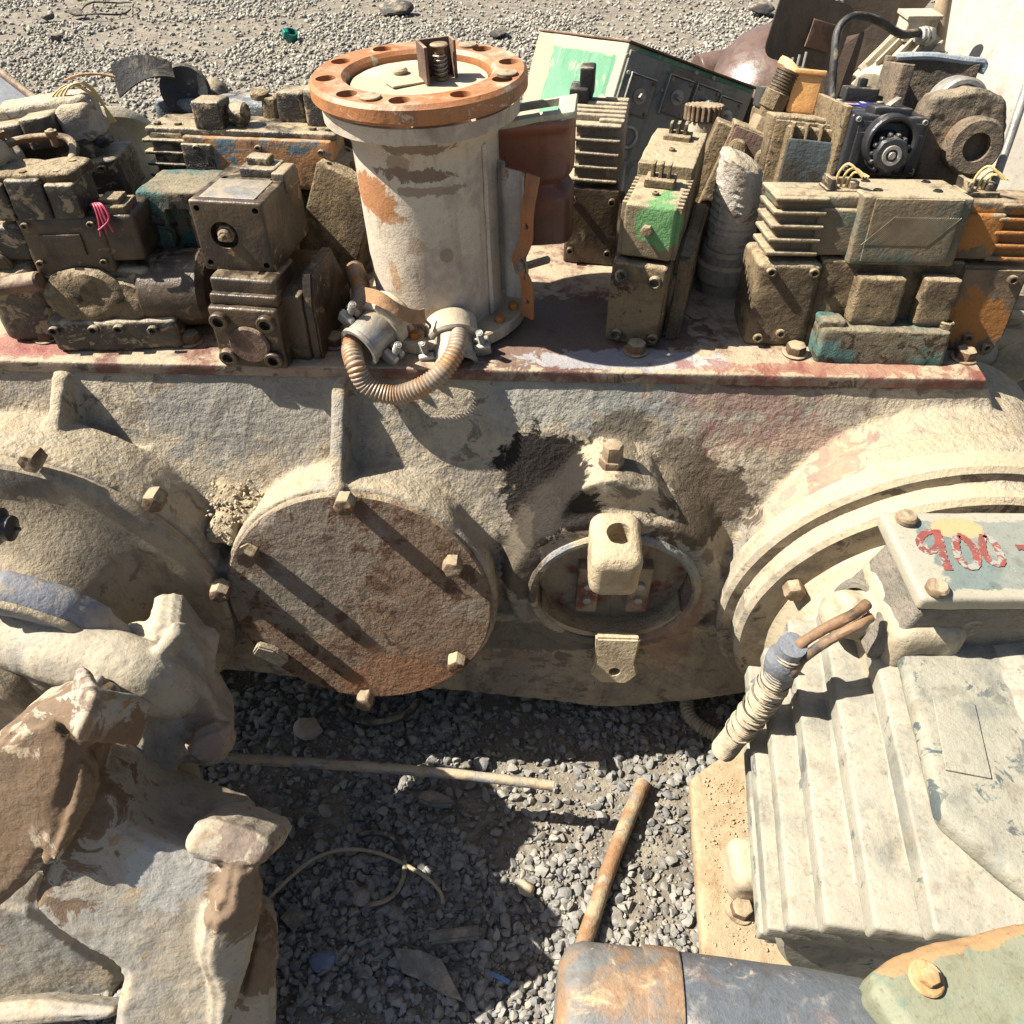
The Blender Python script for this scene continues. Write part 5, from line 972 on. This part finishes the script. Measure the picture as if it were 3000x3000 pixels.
gtube([(1005,2040),(1000,2075),(1030,2105),(1090,2118),(1150,2110),(1200,2085),(1225,2050)],.02,.009,M['rubber'],'black hose loop in the shade under the gearbox','hose','hose')
tag(obj('conduit',tube([az(x,y,.03) for x,y in ((2015,2040),(2012,2075),(2030,2110),(2070,2140),(2120,2160),(2180,2170))],.014,12,12,cor=(.008,.0016)),M['cond2'],None,n=None,ang=60),'grey ribbed conduit curving out of the shade by the base plate','conduit')
def rock(px,py,r,mat,label,seed,sc=(1,1,.75),name='stone',cat='stone'):
    V,Fs=ico(3); g=np.random.default_rng(seed); D=V.copy()
    for q in range(9):
        a=g.normal(size=3); a/=np.linalg.norm(a); h=g.uniform(.55,.85); d=D@a; D=D-np.outer(np.maximum(d-h,0),a)
    D*=1+.1*fbm(V*2+seed,3,seed)[:,None]; p=az(px,py,r*.5)
    return tag(obj(name,(D*r*np.array(sc)+p,[list(f) for f in Fs]),mat,None,n=(.0015,60)),label,cat)
rock(905,2130,.030,grime('pale_stone',(.26,.23,.21),(.34,.29,.25),dust_a=.3,bump=.6),'pale pinkish stone in the shade below the round cover',3,(1.1,1,.8))
rock(540,2260,.030,M['sandm'],'sunlit round stone in the gap of the pale casing',5)
rock(1058,2625,.018,grime('pink_stone',(.32,.27,.24),(.26,.22,.2),dust_a=.2),'small pinkish white stone beside the rubber strip',6)
rock(1540,2600,.018,grime('tan_stone',(.40,.33,.23),(.33,.27,.18),dust_a=.3),'tan stone at the edge of the shadow',8)
rock(945,2815,.022,grime('blue_stone',(.17,.21,.29),(.14,.17,.23),dust_a=.05),'blue grey flat stone near the bottom',9,(1.1,.9,.5))
rock(1410,2235,.020,grime('grey_stone',(.2,.2,.2),(.15,.15,.15),dust_a=.3),'grey stone beside the long thin pole',11)
def flat(px,py,poly,h,z,rot,mat,label,cat,nm): 
    return tag(obj(nm,mv(prism(poly,h,h*.25),az(px,py,z),rot=rot),mat,None,n=(.0015,50)),label,cat)
gdeb=grime('grey_scrap',(.21,.195,.17),(.15,.14,.125),dust_a=.3,bump=.5)
flat(1335,2745,[(-.048,-.010),(.046,-.012),(.048,.010),(-.046,.012)],.018,.012,(0,0,8),gdeb,'short grey wooden piece on the shaded gravel','offcut','offcut')
flat(1262,2830,[(-.07,.03),(-.02,.025),(.02,.01),(.06,-.055),(.03,-.045),(-.02,-.02),(-.05,-.01)],.004,.022,(8,-6,0),gdeb,'torn grey sheet scrap lying on the gravel','scrap','sheet_scrap')
flat(1270,2350,[(-.03,.012),(.0,.018),(.04,.006),(.045,-.01),(.0,-.016),(-.03,-.006)],.02,.012,(0,0,-5),gdeb,'small dark grey lump by the long thin pole','scrap','scrap_lump')
flat(860,2685,[(-.017,-.017),(.017,-.017),(.017,.017),(-.017,.017)],.004,.020,(5,-4,50),gdeb,'small square steel washer plate on the gravel','washer','square_washer')
flat(1465,2865,[(-.018,-.004),(.018,-.003),(.018,.004),(-.018,.003)],.003,.018,(0,0,-25),grime('blue_plastic',(.12,.24,.42),(.1,.2,.36),dust_a=.1,rough=.5),'sliver of blue plastic on the gravel','plastic scrap','plastic_sliver')
# far litter
def far(px,py): return az(px,py,.02)
p=far(315,28); a=[(.20*math.cos(t),.15*math.sin(t)*1.6,.01+.012*math.sin(3*t)) for t in np.arange(0,6.6,.35)]
tag(obj('wire_loop',tube([np.array(q)+p for q in a]+[p+np.array([.27,-.18,.01])],.007,8,4),M['rubber'],None,n=None),'loop of black wire on the far gravel','wire')
p=far(851,112); gcap=thing('plastic_bottle_top','small dark green plastic cap on the far gravel','cap',tuple(p),(20,10,30)); gp=grime('green_plastic',(.02,.18,.14),(.015,.13,.1),dust_a=.15,rough=.4,bump=.1)
obj('cap',mv(cup(.05,.04,.05,.035),(0,0,0)),gp,gcap,n=None); obj('tab',box(-.06,-.02,-.03,.03,.0,.06,r=.008),gp,gcap,n=None)
for i,(px,py,w) in enumerate(((225,38,.06),(140,48,.05),(1160,22,.12),(2225,25,.10),(1460,95,.07),(1700,125,.06),(160,108,.05))):
    rock(px,py,w,grime('dark_litter_%d'%i,(.06,.058,.055),(.1,.09,.08),dust_a=.25),['dark lump near the black wire loop','dark lump at the far left of the gravel','long dark clod at the top of the gravel','dark crumpled lump near the fan blades','dark stone behind the orange flange','grey boulder near the cabinet','small dark clod on the left gravel'][i],40+i,(1.2,1,.5),'clod','clod')
# ------------------------------------------------------------------ working details on the valves
def scr(par,x,y,z,r=.0075,d=(0,-1,0),mat='oily',sock=True):
    obj('cap_screw' if sock else 'screw',mv(cup(r,r*.58,r*.9,r*.7,16,.001) if sock else hexb(r,r*.7),(x,y,z),d=d),M[mat],par,n=None)
for x in (-.085,-.015,.03,.09): scr(L1,x,-.0355,.055 if x<.05 else .05,.010,mat='blackoil')
for x,z in ((-.08,.27),(-.08,.19),(.03,.27),(.03,.19)): scr(L1,x,-.001,z,.007,mat='mud')
for x,y in ((-.12,.02),(-.11,.075),(-.06,.02),(.0,.075),(-.005,.02)): scr(L1,x,y,.366,.007,(0,0,1),'rustbolt',False)
obj('plug_socket',join(box(.035,.09,.01,.07,.283,.30,r=.003),box(.045,.08,.02,.06,.298,.312,r=.003)),M['mud'],L1,n=(.001,60))
obj('name_plate',box(-.065,.005,-.0035,-.001,.205,.25,r=.0006),M['oily'],L1,n=(.0004,60))
for x in (-.17,.17,.05): scr(v1,x,-.001,.03,.009,mat='mud')
for x,z in ((-.21,.155),(-.135,.155),(-.21,.02),(.21,.15),(.21,.01)): scr(v1,x,-.001,z,.009,mat='mud')
for y in (.05,.12,.22,.31):
    scr(v2,.0,y,.292 if y>.15 else .268,.006,(0,0,1),'mud')
for x,z in ((.038,.02),): scr(v2,x,-.012,z,.010,mat='mud')
for x,z in ((-.06,.09),(-.06,.02),(.18,.09),(.18,.02),(.06,.095)): scr(L3,x,-.001,z,.007,mat='blackoil')
for x in (-.14,-.1,.02,.16,.19): scr(L3,x,.03,.131,.008,(0,0,1),'mud',False)
for x,z in ((-.14,.045),(-.10,-.035),(.1,.04),(.0,.04),(.1,-.03)): scr(L4,x,-.001,z,.008,mat='mud')
obj('cable_gland',mv(join(hexb(.016,.012),cyl(.011,.03,16)),(.10,.04,.09),d=(.8,-.3,.3)),M['rubber'],L4,n=None)
for x,z in ((-.05,.14),(.05,.14),(-.05,.03),(.05,.03)): scr(v3,x*.8,-.001,z,.008)
for x,z in ((-.06,.092),(.058,.092),(-.06,.01),(.06,.012)): scr(v7,x,-.001,z,.005,mat='galv')
# stray hoses and leads among the left valves
tag(obj('hose',tube([ay(640,560,1.42),ay(600,600,1.36),ay(560,640,1.30),ay(500,655,1.24),ay(440,640,1.21)],.006,10,8),M['rubber'],None,n=None),'thin black hose drooping between the left valves','hose')
tag(obj('wire',tube([ay(420,545,1.34),ay(455,560,1.30),ay(490,580,1.28),ay(530,560,1.28),ay(555,590,1.27)],.0025,8,8),M['wire_y'],None,n=None),'thin yellow lead lying between the left valves','wire')
for t_,k_ in ((L1,.82),(L3,.78),(L4,.68),(v1,.91),(v2,.95),(L2,.95)): t_.scale.z*=k_
